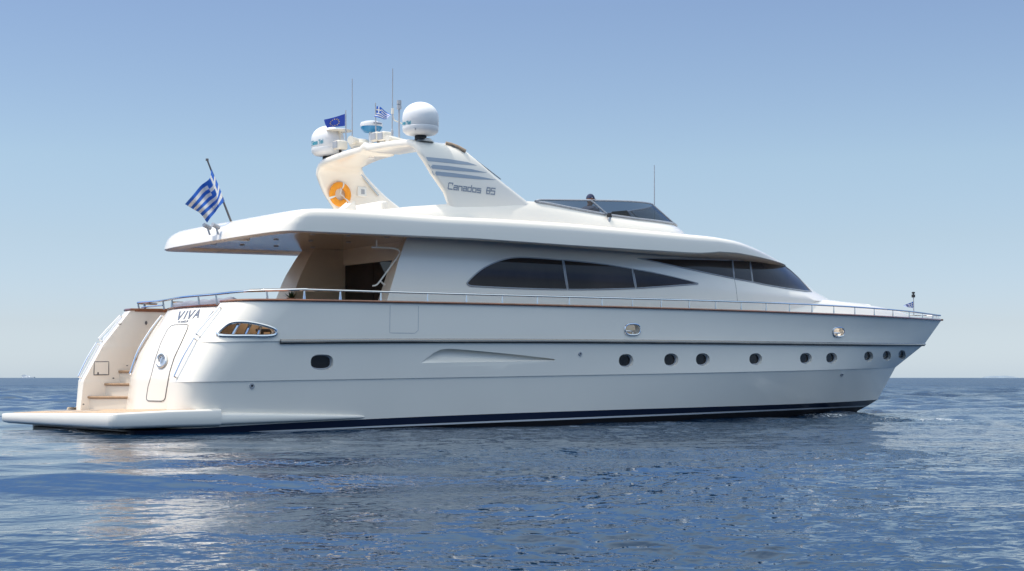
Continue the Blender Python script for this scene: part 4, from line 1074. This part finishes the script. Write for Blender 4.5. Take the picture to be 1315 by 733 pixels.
# ================================================================== SEPARATE THINGS ON BOARD
def flag_mesh(fn, cols, rows_, pick, n=None):
    V = []; F = []; I = []
    for j in range(rows_ + 1):
        for i in range(cols + 1): V.append(fn(i/cols, j/rows_))
    for j in range(rows_):
        for i in range(cols):
            a = j*(cols + 1) + i; F.append((a, a + 1, a + cols + 2, a + cols + 1)); I.append(pick(i, j))
    return V, F, I
def greek(i, j):        # 27 x 18 cells, j from the top
    if i < 10 and j < 10:
        return 1 if (4 <= i < 6 or 4 <= j < 6) else 0
    return 0 if (j//2) % 2 == 0 else 1
def bil(cs):            # control net rows (v) x cols (u) of points, smooth
    cs = [[Vector(p) for p in r] for r in cs]
    def cr(P, t):
        n = len(P) - 1; k = min(int(t*n), n - 1); q = t*n - k
        a = P[k - 1] if k else P[0]*2 - P[1]; b = P[k]; c_ = P[k + 1]; d = P[k + 2] if k + 2 <= n else P[n]*2 - P[n - 1]
        return 0.5*((2*b) + (c_ - a)*q + (2*a - 5*b + 4*c_ - d)*q*q + (3*b - a - 3*c_ + d)*q**3)
    return lambda u, v: cr([cr(r, u) for r in cs], v)
# ensign at the stern
b = U(298.5, 284, 0); t = U(266, 205, 0)
ens = thing('ensign_flag', 'large blue and white striped flag on a raked staff at the stern overhang', 'flag', b, 'blue and white striped flags')
v, f = merge(tube([b + Vector((0.01, 0, -.10)), t], [.024, .017], 8), lathe([(.001, .03), (.03, .02), (.03, -.02), (.001, -.03)], t, 10)); mk('flagstaff', v, f, M['seam'], ens)
cs = [[U(271.5,216,0), U(269,229,-.16), U(258,238,.10), U(248,250,-.10), U(237.5,262,.05)],
      [U(277,229,0), U(275,243,-.18), U(265,250,.12), U(256,260,-.08), U(248,268.5,.08)],
      [U(282,241,0), U(279,254,-.18), U(272,261,.10), U(264,268,-.08), U(257,274,.05)],
      [U(288.5,258,0), U(281,266,-.12), U(276,273,.08), U(270,280,-.06), U(266,286,.08)]]
v, f, i = flag_mesh(bil(cs), 54, 36, lambda i, j: greek(i//2, j//2)); o = mk('flag_cloth', v, f, [M['flagb'], M['flagw']], ens, midx=i, ang=180)
# EU flag on the arch
def staff_flag(nm, label, group, base_px, top_px, y, cs, cols, rows_, pick, mats):
    b = U(*base_px, y); t = U(*top_px, y); th = thing(nm, label, 'flag', b, group)
    v, f = tube([b, t], [.016, .012], 8); mk('flagstaff', v, f, M['grey'], th)
    v, f, i = flag_mesh(bil(cs), cols, rows_, pick); mk('flag_cloth', v, f, mats, th, midx=i, ang=180)
    return th
y = 1.15
cs = [[U(443,146,y), U(434,149,y-.08), U(425,151.5,y+.06), U(416,153.5,y-.04)], [U(443,155,y), U(434,156.5,y-.06), U(425,158.5,y+.06), U(417.5,159,y-.05)], [U(443,161.5,y), U(435,162.5,y-.05), U(426,163,y+.05), U(420,164,y-.04)]]
eu = staff_flag('blue_star_flag', 'royal blue flag with a ring of gold stars on the mast arch', None, (444.3,190), (444,141.5), y, cs, 18, 12, lambda i, j: 0, [M['eub']])
fn = bil(cs); V_, F_ = [], []
for k in range(12):
    a = k*math.pi/6; cu, cv_ = 0.5 + 0.215*math.cos(a), 0.5 + 0.32*math.sin(a)
    for off in (0.006, -0.006):
        s0 = len(V_)
        for q in range(10):
            rr = 1.0 if q % 2 == 0 else 0.42; an = -math.pi/2 + q*math.pi/5
            p = fn(cu + 0.042*rr*math.cos(an), cv_ + 0.062*rr*math.sin(an)); V_.append(p + Vector((0, off, 0)))
        F_.append(tuple(range(s0, s0 + 10)))
mk('gold_stars', V_, F_, M['yellow'], eu, smooth=False)
y = 0.1
cs = [[U(483.8,136,y), U(489,137.5,y-.07), U(495,143,y+.06), U(502,147,y-.05)], [U(482.5,144,y), U(489,145,y-.06), U(494,149,y+.06), U(499,150,y-.04)], [U(480.5,149.5,y), U(487,151,y-.05), U(493,153,y+.05), U(497,152.5,y-.04)]]
staff_flag('courtesy_flag', 'small blue and white striped flag flying beside the radar scanner', 'blue and white striped flags', (482.7,180), (482.2,132), y, cs, 27, 18, greek, [M['flagb'], M['flagw']])
y = 0.0
jx = U(1173, 400, 0)
cs = [[U(1172.6,387,y), U(1168,389,y-.08), U(1163,391,y+.05), U(1160,393,y-.04)], [U(1172.6,391.5,y), U(1169,392.5,y-.06), U(1166,393,y+.05), U(1162,393.3,y-.04)], [U(1172.6,395.5,y), U(1170,395,y-.05), U(1167,394.5,y+.05), U(1164,393.7,y-.04)]]
jf_ = staff_flag('jack_flag', 'tiny limp blue and white striped flag on the bow staff', 'blue and white striped flags', (1173.4,404.5), (1173,379), y, cs, 27, 18, greek, [M['flagb'], M['flagw']])
t = U(1172.9, 379, 0)
v, f = merge(lathe([(.001, .10), (.045, .09), (.045, .05), (.02, .045), (.02, .02), (.05, .02), (.05, -.06), (.001, -.07)], t, 14)); mk('masthead_light', v, f, M['dark'], jf_)

# lifebuoy on the arch's port leg
c = U(436.8, 249.5, 1.96)
lb = thing('lifebuoy', 'round orange lifebuoy with white rope hung on the arch leg', 'lifebuoy', c)
rows = []
for i in range(40):
    a = 2*math.pi*i/40
    rows.append([c + Vector(((.205 + .075*math.cos(2*math.pi*k/12))*math.cos(a), .055*math.sin(2*math.pi*k/12), (.205 + .075*math.cos(2*math.pi*k/12))*math.sin(a))) for k in range(12)])
rows.append(rows[0]); v, f = grid(rows, True); mk('ring', v, f, M['orange'], lb)
for a in (75, 200, 320):
    a = R_(a); rows = []
    for da in (-.14, -.07, 0, .07, .14):
        rows.append([c + Vector(((.205 + .081*math.cos(2*math.pi*k/12))*math.cos(a + da*.6), .061*math.sin(2*math.pi*k/12), (.205 + .081*math.cos(2*math.pi*k/12))*math.sin(a + da*.6))) for k in range(12)])
    v, f = grid(rows, True); mk('band', v, f, M['white'], lb)
v, f = merge(tube([c + Vector((-.02, -.05, .02)), c + Vector((.0, -.06, .12))], .010, 6), tube([c + Vector((-.02, -.05, .0)), c + Vector((.08, -.06, -.07))], .010, 6), tube([c + Vector((-.0, -.03, .15)), c + Vector((-.02, -.04, 0))], .009, 6)); mk('hanging_rope', v, f, M['white'], lb)

# potted plant on the cockpit table
c = UZ(374, 386, 2.48); 
pc_ = Vector((4.75, 0.0, 2.48)); q = U(374, 380, -0.3); pc_ = Vector((q.x, -0.3, 2.48))
if not (4.3 < pc_.x < 5.2): pc_.x = min(5.15, max(4.35, pc_.x))
pp = thing('potted_plant', 'small spiky green potted plant on the cockpit table behind the rail', 'plant', pc_)
v, f = lathe([(.001, 0), (.07, 0), (.09, .12), (.10, .13), (.085, .13), (.08, .11), (.001, .11)], pc_, 18); mk('pot', v, f, M['pot'], pp)
V_, F_ = [], []
for k in range(46):
    a = random.uniform(0, 6.28); l_ = random.uniform(.14, .26); d = Vector((math.cos(a), math.sin(a), 0)); s_ = Vector((-d.y, d.x, 0))*.014; e = random.uniform(.1, .9)
    p0 = pc_ + Vector((0, 0, .11)) + d*.02; n = len(V_)
    for t in (0, .5, 1):
        q = p0 + d*(l_*e*t) + Vector((0, 0, l_*(1.1 - .6*e)*t*(1 - .35*t*e))); w_ = (1, .9, .05)[int(t*2)]; V_ += [q - s_*w_, q + s_*w_]
    F_ += [(n, n + 1, n + 3, n + 2), (n + 2, n + 3, n + 5, n + 4)]
mk('leaves', V_, F_, M['leaf'], pp)

# ---------------------------------------------------------------- person at the helm
hc = U(758, 256.5, -0.95)                 # head centre
pr = thing('person', 'person in navy cap and dark grey shirt sitting behind the flybridge windscreen', 'person', (hc.x - .02, -0.95, 3.99))
def skin(name, J, E, m, parent, root=0, lv=2):
    me = bpy.data.meshes.new(name); me.from_pydata([j[0] for j in J], E, []); o = bpy.data.objects.new(name, me); COL.objects.link(o)
    sk = o.modifiers.new('skin', 'SKIN'); sk.use_smooth_shade = True
    for vtx, j in zip(me.skin_vertices[0].data, J): vtx.radius = (j[1], j[1]) if not isinstance(j[1], tuple) else j[1]; vtx.use_root = False
    me.skin_vertices[0].data[root].use_root = True
    ss = o.modifiers.new('sub', 'SUBSURF'); ss.levels = lv; ss.render_levels = lv
    me.materials.append(m); o.parent = parent
    me.transform(Matrix.Translation(-pr.location)); return o
hx, hy, hz = hc
dzh = -0.05
neck = Vector((hx - .02, hy, hz - .15)); chest = Vector((hx - .05, hy, hz - .30)); pelv = Vector((hx - .06, hy, hz - .78))
J = [(pelv, (.15, .13)), (Vector((hx - .06, hy, hz - .58)), (.15, .12)), (chest, (.17, .125)), (Vector((hx - .02, hy, hz - .215)), (.085, .085)), (neck, .055), (Vector((hx, hy, hz - .06)), .06)]
E_ = [(0, 1), (1, 2), (2, 3), (3, 4), (4, 5)]
def add(par, p, r): J.append((p, r)); E_.append((par, len(J) - 1)); return len(J) - 1
hands = []
for s in (1, -1):
    a = add(3, Vector((hx - .04, hy + s*.175, hz - .23)), .062); a = add(a, Vector((hx + .03, hy + s*.235, hz - .52)), .045)
    a = add(a, Vector((hx + .25, hy + s*.15, hz - .50)), .034); a = add(a, Vector((hx + .30, hy + s*.14, hz - .48)), .03); hands.append((a, s))
    a = add(0, Vector((hx + .02, hy + s*.10, hz - .80)), .09); a = add(a, Vector((hx + .42, hy + s*.12, hz - .76)), .062)
    a = add(a, Vector((hx + .40, hy + s*.12, 4.12)), .042); add(a, Vector((hx + .56, hy + s*.13, 4.03)), .035)
body = skin('body', J, E_, M['skin'], pr)
# shirt over the torso and upper arms
J2 = [(pelv + Vector((0, 0, .02)), (.165, .145)), (Vector((hx - .06, hy, hz - .58)), (.165, .135)), (chest, (.19, .14)), (Vector((hx - .03, hy, hz - .185)), (.12, .10)), (Vector((hx - .02, hy, hz - .135)), .075)]
E2 = [(0, 1), (1, 2), (2, 3), (3, 4)]
for s in (1, -1):
    J2.append((Vector((hx - .04, hy + s*.185, hz - .225)), .088)); E2.append((3, len(J2) - 1)); J2.append((Vector((hx + .02, hy + s*.235, hz - .46)), .068)); E2.append((len(J2) - 2, len(J2) - 1))
skin('shirt', J2, E2, M['shirt'], body)
J3 = [(pelv, (.165, .145))]; E3 = []
for s in (1, -1):
    k = len(J3); J3 += [(Vector((hx + .02, hy + s*.10, hz - .80)), .105), (Vector((hx + .42, hy + s*.12, hz - .76)), .075), (Vector((hx + .40, hy + s*.12, 4.15)), .058)]; E3 += [(0, k), (k, k + 1), (k + 1, k + 2)]
skin('trousers', J3, E3, M['trouser'], body)
# fingers
for a, s in hands:
    p = J[a][0]
    for k in range(5):
        o_ = Vector((0.0, s*(.035 - .018*k), .02)) if k < 4 else Vector((-.01, -s*.045, 0))
        q0 = p + o_*0.8; L_ = (.065, .078, .074, .058, .05)[k]
        q1 = q0 + Vector((L_*.6, 0, .012)) if k < 4 else q0 + Vector((.03, -s*.02, .01)); q2 = q1 + Vector((L_*.25, 0, -.03))
        skin('finger', [(p, .012), (q0, .010), (q1, .009), (q2, .008)], [(0, 1), (1, 2), (2, 3)], M['skin'], body, 0, 1)
# head with face
rows = []
for i in range(15):
    ph = -math.pi/2 + math.pi*i/14; r = []
    for k in range(24):
        a = 2*math.pi*k/24; x = .098*math.cos(ph)*math.cos(a); yq = .076*math.cos(ph)*math.sin(a); z = .122*math.sin(ph)
        if z < -.02: x *= 1 - .0*(z); yq *= 1 + 1.6*(z + .02)
        if x > .06 and abs(yq) < .02 and -.045 < z < .02: x += .024*(1 - abs(z + .02)/.04 if abs(z + .02) < .04 else 0)
        if x > .05 and .02 < abs(yq) < .05 and -.01 < z < .03: x -= .008
        r.append((hx + .01 + x, hy + yq, hz + z))
    rows.append(r)
v, f = grid(rows, True, True); hd = mk('head', v, f, M['skin'], body, ang=180)
for s in (1, -1):
    v, f = lathe([(.001, -.03), (.014, -.022), (.02, 0), (.015, .025), (.001, .032)], (hx - .002, hy + s*.078, hz - .01), 10); mk('ear', v, f, M['skin'], hd)
    v, f = lathe([(.001, -.009), (.008, -.005), (.010, 0), (.008, .005), (.001, .009)], (hx + .096, hy + s*.033, hz + .012), 10); mk('eye', v, f, M['dark'], hd)
v, f = box(hx + .095, hx + .102, hy - .024, hy + .024, hz - .063, hz - .056); mk('mouth', v, f, M['shirt'], hd, smooth=False)
rows = []
for i in range(9):
    ph = .10 + (math.pi/2 - .10)*i/8; rows.append([(hx + .005 + .112*math.cos(ph)*math.cos(2*math.pi*k/24), hy + .090*math.cos(ph)*math.sin(2*math.pi*k/24), hz + .012 + .128*math.sin(ph)) for k in range(24)])
v, f = grid(rows, True); top_ = tuple(8*24 + k for k in range(24)); f.append(top_)
cap_ = mk('cap', v, f, M['navycap'], body, ang=60)
v, f = grid([[(hx + .005 + .108*math.cos(a), hy + .088*math.sin(a), hz + .03), ] + [(hx + .005 + .108*math.cos(a) + .075*math.cos(a)**2, hy + .088*math.sin(a), hz + .018)] for a in [(-1.2 + 2.4*k/12) for k in range(13)]])
mk('cap_peak', v, f, M['navycap'], cap_, solid=.006)
v, f = box(hx - .115, hx - .10, hy - .02, hy + .02, hz + .03, hz + .06)
mk('cap_strap', *lathe([(.001, 0), (.012, 0), (.012, .004), (.001, .005)], (hx - .02, hy - .094, hz + .04), 10), M['white'], cap_)

# ================================================================== DISTANT SHIP AND ISLE
def far_at(px, dist):
    X = (px - 657.5)/FPX*dist; return Vector((CAM.x + X*RT[0] + dist*FW[0], CAM.y + X*RT[1] + dist*FW[1], 0))
Rv = Vector((RT[0], RT[1], 0)); Fv = Vector((FW[0], FW[1], 0))
M['farship'] = mat('haze_pale_ship', (0.80, 0.82, 0.84), 0.9, spec=0.1); M['farrock'] = mat('pale_hazy_rock', (0.20, 0.25, 0.31), 0.95, spec=0.0, var=.1, vscale=.02)  # haze of distance is mixed into these colours
c = far_at(36, 5200); k = 5200/FPX
shp = thing('cargo_ship', 'faint pale cargo ship on the far horizon at the left', 'ship', c)
def ext(pl, depth, z0=-1.0):
    n = len(pl); V = [c + Rv*a*k + Fv*(-depth/2) + Vector((0, 0, b*k)) for a, b in pl] + [c + Rv*a*k + Fv*(depth/2) + Vector((0, 0, b*k)) for a, b in pl]
    return V, [tuple(range(n)), tuple(range(2*n - 1, n - 1, -1))] + [((i + 1) % n, i, i + n, (i + 1) % n + n) for i in range(n)]
v, f = ext([(-7.6, -.5), (8, -.5), (8.6, 1.5), (7, 1.3), (-6.8, 1.0), (-8, 1.2)], 14); mk('ship_hull', v, f, M['farship'], shp, smooth=False)
v, f = ext([(-7.4, 1.0), (-7.4, 4.0), (-5.6, 4.2), (-2.6, 4.4), (-2.4, 1.05)], 11); mk('ship_superstructure', v, f, M['farship'], shp, smooth=False)
v, f = ext([(-1.5, 1.05), (-1.3, 3.2), (1.6, 3.0), (1.8, 1.1)], 11); mk('ship_cargo', v, f, M['farship'], shp, smooth=False)
c = far_at(1285, 7000); k = 7000/FPX
prof = [(-14, 0), (-12, 1.2), (-10.5, 2.6), (-8, 3.0), (-3, 2.9), (1, 2.8), (3, 2.5), (4, 3.2), (5, 2.4), (6.2, 2.9), (7, 1.9), (10, 1.5), (12, .6), (13, 0)]
rows = []
for d in range(7):
    s_ = math.sin(math.pi*d/6)**.6
    rows.append([c + Rv*a*k + Fv*((d - 3)*60) + Vector((0, 0, b*k*s_ - .5)) for a, b in prof])
v, f = grid(rows); isl = mk('island', v, f, M['farrock'], None); tag(isl, None, None, None, 'structure')

# ================================================================== WATER
def wave_material():
    m = bpy.data.materials.new('sea_water'); m.use_nodes = True; n = m.node_tree.nodes; l = m.node_tree.links; b = n['Principled BSDF']
    b.inputs['Base Color'].default_value = (0.0012, 0.019, 0.052, 1); b.inputs['Roughness'].default_value = 0.05; b.inputs['IOR'].default_value = 1.333
    b.inputs['Specular IOR Level'].default_value = 0.5
    tc = n.new('ShaderNodeTexCoord')
    def noise(scale, detail, stretch=(1, 1, 1), rough=.55, rot=0):
        mp = n.new('ShaderNodeMapping'); mp.inputs['Scale'].default_value = stretch; mp.inputs['Rotation'].default_value = (0, 0, rot); l.new(tc.outputs['Object'], mp.inputs[0])
        q = n.new('ShaderNodeTexNoise'); q.inputs['Scale'].default_value = scale; q.inputs['Detail'].default_value = detail; q.inputs['Roughness'].default_value = rough
        l.new(mp.outputs[0], q.inputs['Vector']); return q
    fine = noise(6.5, 2, (1, 1.25, 1), .45, 0.65); mid = noise(1.1, 3, (1, 1.5, 1), .5, 0.3); pat = noise(0.16, 3, (1, 1, 1), .5)
    pr_ = n.new('ShaderNodeMapRange'); pr_.inputs[1].default_value = .42; pr_.inputs[2].default_value = .62; pr_.inputs[3].default_value = .35; pr_.inputs[4].default_value = 1.0; l.new(pat.outputs['Fac'], pr_.inputs[0])
    at = n.new('ShaderNodeAttribute'); at.attribute_name = 'ripple'
    mu = n.new('ShaderNodeMath'); mu.operation = 'MULTIPLY'; l.new(pr_.outputs[0], mu.inputs[0]); l.new(at.outputs['Fac'], mu.inputs[1])
    b1 = n.new('ShaderNodeBump'); b1.inputs['Distance'].default_value = .12; l.new(mu.outputs[0], b1.inputs['Strength']); l.new(fine.outputs['Fac'], b1.inputs['Height'])
    b2 = n.new('ShaderNodeBump'); b2.inputs['Distance'].default_value = .03; l.new(mid.outputs['Fac'], b2.inputs['Height']); l.new(at.outputs['Fac'], b2.inputs['Strength']); l.new(b1.outputs[0], b2.inputs['Normal'])
    big = noise(0.42, 3, (1, 1.4, 1), .55, 0.2); fr = n.new('ShaderNodeAttribute'); fr.attribute_name = 'far'
    b3 = n.new('ShaderNodeBump'); b3.inputs['Distance'].default_value = .25; l.new(big.outputs['Fac'], b3.inputs['Height']); l.new(fr.outputs['Fac'], b3.inputs['Strength']); l.new(b2.outputs[0], b3.inputs['Normal'])
    rg_ = n.new('ShaderNodeMapRange'); rg_.inputs[3].default_value = .02; rg_.inputs[4].default_value = .28; l.new(fr.outputs['Fac'], rg_.inputs[0]); l.new(rg_.outputs[0], b.inputs['Roughness'])
    l.new(b3.outputs[0], b.inputs['Normal'])
    # white flecks: froth plus sun sparkle painted as diffuse white
    fa = n.new('ShaderNodeAttribute'); fa.attribute_name = 'foam_glint'
    fn_ = noise(15.0, 4, (1, 1, 1), .75); mr = n.new('ShaderNodeMath'); mr.operation = 'ADD'; l.new(fn_.outputs['Fac'], mr.inputs[0]); l.new(fa.outputs['Fac'], mr.inputs[1])
    th = n.new('ShaderNodeMapRange'); th.inputs[1].default_value = .90; th.inputs[2].default_value = .98; l.new(mr.outputs[0], th.inputs[0])
    fd = n.new('ShaderNodeBsdfDiffuse'); fd.inputs[0].default_value = (.75, .78, .8, 1)
    mx = n.new('ShaderNodeMixShader'); l.new(th.outputs[0], mx.inputs[0]); l.new(b.outputs[0], mx.inputs[1]); l.new(fd.outputs[0], mx.inputs[2])
    l.new(mx.outputs[0], n['Material Output'].inputs['Surface'])
    return m
def build_water():
    # rings around the anchored viewpoint: fine near, growing with distance, out past the horizon
    r = np.concatenate([[0.0, 1.0], 2.5*np.exp(np.arange(0, 1600)*0.0062)]); r = r[r < 30000]; r = np.append(r, 30000.0)
    a_c = math.atan2(FW[1], FW[0])
    inner = np.linspace(-R_(30), R_(30), 760); outer = np.linspace(R_(30), 2*math.pi - R_(30), 122)[1:-1]
    ang = np.concatenate([inner, outer]) + a_c
    nr, na = len(r), len(ang)
    RR, AA = np.meshgrid(r, ang, indexing='ij')
    X = CAM.x + RR*np.cos(AA); Y = CAM.y + RR*np.sin(AA)
    dr = np.maximum(RR*0.0062, 0.015)
    rg = np.random.default_rng(5)
    # patchiness of the surface
    def vnoise(x, y, s, seed):
        g = np.random.default_rng(seed); o = np.zeros_like(x)
        for _ in range(7):
            th = g.uniform(0, 6.28); k = s*g.uniform(.6, 1.6); o += np.sin(k*(x*math.cos(th) + y*math.sin(th)) + g.uniform(0, 6.28))
        return o/7*1.6
    patch_ = np.clip(0.6 + 0.55*vnoise(X, Y, .22, 3), .15, 1.2)
    # lee of the yacht: calm water between hull and camera
    dx = np.clip((X - 1)/6, 0, 1)*np.clip((30 - X)/8, 0, 1); dist = np.clip((-2.5 - Y)/11, 0, 1.0)
    calm = dx*(1 - dist**1.5)*(Y < 0)
    amp = (1 - 0.68*calm)
    Z = np.zeros_like(X); wd = 1.22; sm = np.zeros_like(X)
    ripple_patch = np.clip(0.55 + 1.0*vnoise(X, Y, .35, 17), 0.0, 1.25)
    farw = np.clip((RR - 26)/40, 0, 1)
    lat = np.clip((X*RT[0] + Y*RT[1] - 4.0)/5.5, 0, 1); lat = .30 + .70*lat*lat*(3 - 2*lat)
    amp_s = (1 - 0.45*calm)*lat
    WX = X + .22*vnoise(X, Y, 1.3, 51) + .07*vnoise(X, Y, 4.1, 52); WY = Y + .22*vnoise(X, Y, 1.3, 53) + .07*vnoise(X, Y, 4.1, 54)
    def waves(n, l0, l1, slope, spread, w_):
        o = np.zeros_like(X)
        for _ in range(n):
            lam = l0*(l1/l0)**rg.uniform(0, 1); k = 2*math.pi/lam; th = wd + rg.normal(0, spread); A_ = slope*rg.uniform(.5, 1.4)/k
            vis = np.clip((lam/dr - 2)/2.5, 0, 1)
            if vis.max() <= 0: continue
            sn = np.sin(k*(WX*math.cos(th) + WY*math.sin(th)) + rg.uniform(0, 6.28)); o += A_*vis*(sn + 0.3*sn*sn)
        return o*w_
    envA = np.clip(.5 + 1.1*vnoise(X, Y, .9, 61), 0, 1.4); envB = np.clip(.5 + 1.1*vnoise(X, Y, 1.1, 62), 0, 1.4)
    Z += waves(40, 0.12, 0.42, .060, .40, (.25 + .75*ripple_patch)*amp_s*envA)
    wd -= .55; Z += waves(40, 0.12, 0.50, .054, .45, (.25 + .75*ripple_patch)*amp_s*envB); wd += .55
    Z += waves(32, 0.60, 2.0, .013, .75, (0.4 + .6*patch_)*amp)
    Z += waves(14, 2.6, 9, .010, .5, amp)
    Z += waves(54, 0.6, 4.5, .046, .8, farw)
    # wash left by the stern, rolling out to the lower left of the picture
    for cx, cy, th, lam, A_, wdt in ((-3, -12, 1.1, 2.6, .028, 6), (-2, -16, 1.0, 1.7, .020, 5), (3, -19, .9, 1.5, .020, 3)):
        d = ((X - cx)**2 + (Y - cy)**2)/wdt**2; Z += A_*np.exp(-d)*np.sin(2*math.pi/lam*((X - cx)*math.cos(th) + (Y - cy)*math.sin(th)) + 2.2*vnoise(X, Y, .6, 9))*np.clip((lam/dr - 3)/5, 0, 1)
    # low bow wave train off the stem
    pl = [(21.6, -.3), (20.0, -1.1), (18.6, -2.3), (17.5, -4.4), (17.4, -8.2), (17.7, -11.5)]
    dm = np.full_like(X, 1e3); al = np.zeros_like(X); acc = 0.0
    for (ax, ay), (bx, by) in zip(pl, pl[1:]):
        L_ = math.hypot(bx - ax, by - ay); t = np.clip(((X - ax)*(bx - ax) + (Y - ay)*(by - ay))/L_**2, 0, 1)
        d = np.hypot(X - ax - t*(bx - ax), Y - ay - t*(by - ay)); m_ = d < dm; dm = np.where(m_, d, dm); al = np.where(m_, acc + t*L_, al); acc += L_
    bw = np.exp(-(dm/.75)**2)*np.clip(1.15 - al/acc, 0, 1)
    Z += 0.07*bw*(.7 + 1.3*np.clip(vnoise(X, Y, 3.2, 21) + .6*vnoise(X, Y, 8, 23), -.3, 1.5)) + 0.03*np.exp(-((dm - 1.6)/.5)**2)*vnoise(X, Y, 2.5, 22)*np.clip(1 - al/acc, 0, 1)
    # keep the surface below the cut-off of the hull openings
    V = np.stack([X, Y, Z], -1).reshape(-1, 3)
    idx = np.arange(nr*na).reshape(nr, na); nxt = np.roll(idx, -1, axis=1)
    F = np.stack([idx[:-1], idx[1:], nxt[1:], nxt[:-1]], -1).reshape(-1, 4)
    me = bpy.data.meshes.new('water'); me.vertices.add(len(V)); me.vertices.foreach_set('co', V.ravel().astype(np.float32))
    nf = len(F); me.loops.add(nf*4); me.polygons.add(nf)
    me.loops.foreach_set('vertex_index', F.ravel().astype(np.int32)); me.polygons.foreach_set('loop_start', (np.arange(nf)*4).astype(np.int32)); me.polygons.foreach_set('loop_total', np.full(nf, 4, np.int32))
    me.update(calc_edges=True); me.validate()
    me.shade_smooth()
    rip = (1 - .5*calm)*lat*np.clip(.35 + .75*patch_, 0, 1.2)
    far = np.clip(RR/60, 0, 1); rip = rip*(0.75 + .5*far)
    at = me.attributes.new('ripple', 'FLOAT', 'POINT'); at.data.foreach_set('value', rip.ravel().astype(np.float32))
    fa_ = me.attributes.new('far', 'FLOAT', 'POINT'); fa_.data.foreach_set('value', np.clip((RR - 32)/150, 0, 1).ravel().astype(np.float32))
    # froth and painted sparkle: bow wave line, thin line along the hull
    foam_glint = 0.37*np.clip(bw*1.8, 0, 1)*np.clip((al - .8)/2.0, 0, 1)*np.clip(.88 + .35*vnoise(X, Y, 2.6, 40), 0, 1.1)
    hy_ = 2.66*np.clip(1 - np.clip((X - 9)/13.2, 0, 1)**1.85, 0, 1); side = np.abs(-Y - hy_ - .12)
    foam_glint = np.maximum(foam_glint, .38*np.exp(-(side/.25)**2)*(X > 0.2)*(X < 22.2)*np.clip(.55 + vnoise(X, Y, .7, 33), 0, 1))
    st = np.exp(-((X - .2)/.6)**2)*(np.abs(Y) < 2.8); foam_glint = np.maximum(foam_glint, .40*st*np.clip(.6 + vnoise(X, Y, 1.1, 41), 0, 1))
    af = me.attributes.new('foam_glint', 'FLOAT', 'POINT'); af.data.foreach_set('value', foam_glint.ravel().astype(np.float32))
    me.materials.append(wave_material())
    o = bpy.data.objects.new('water', me); COL.objects.link(o); tag(o, None, None, None, 'structure')
if "NOWATER" not in globals(): build_water()
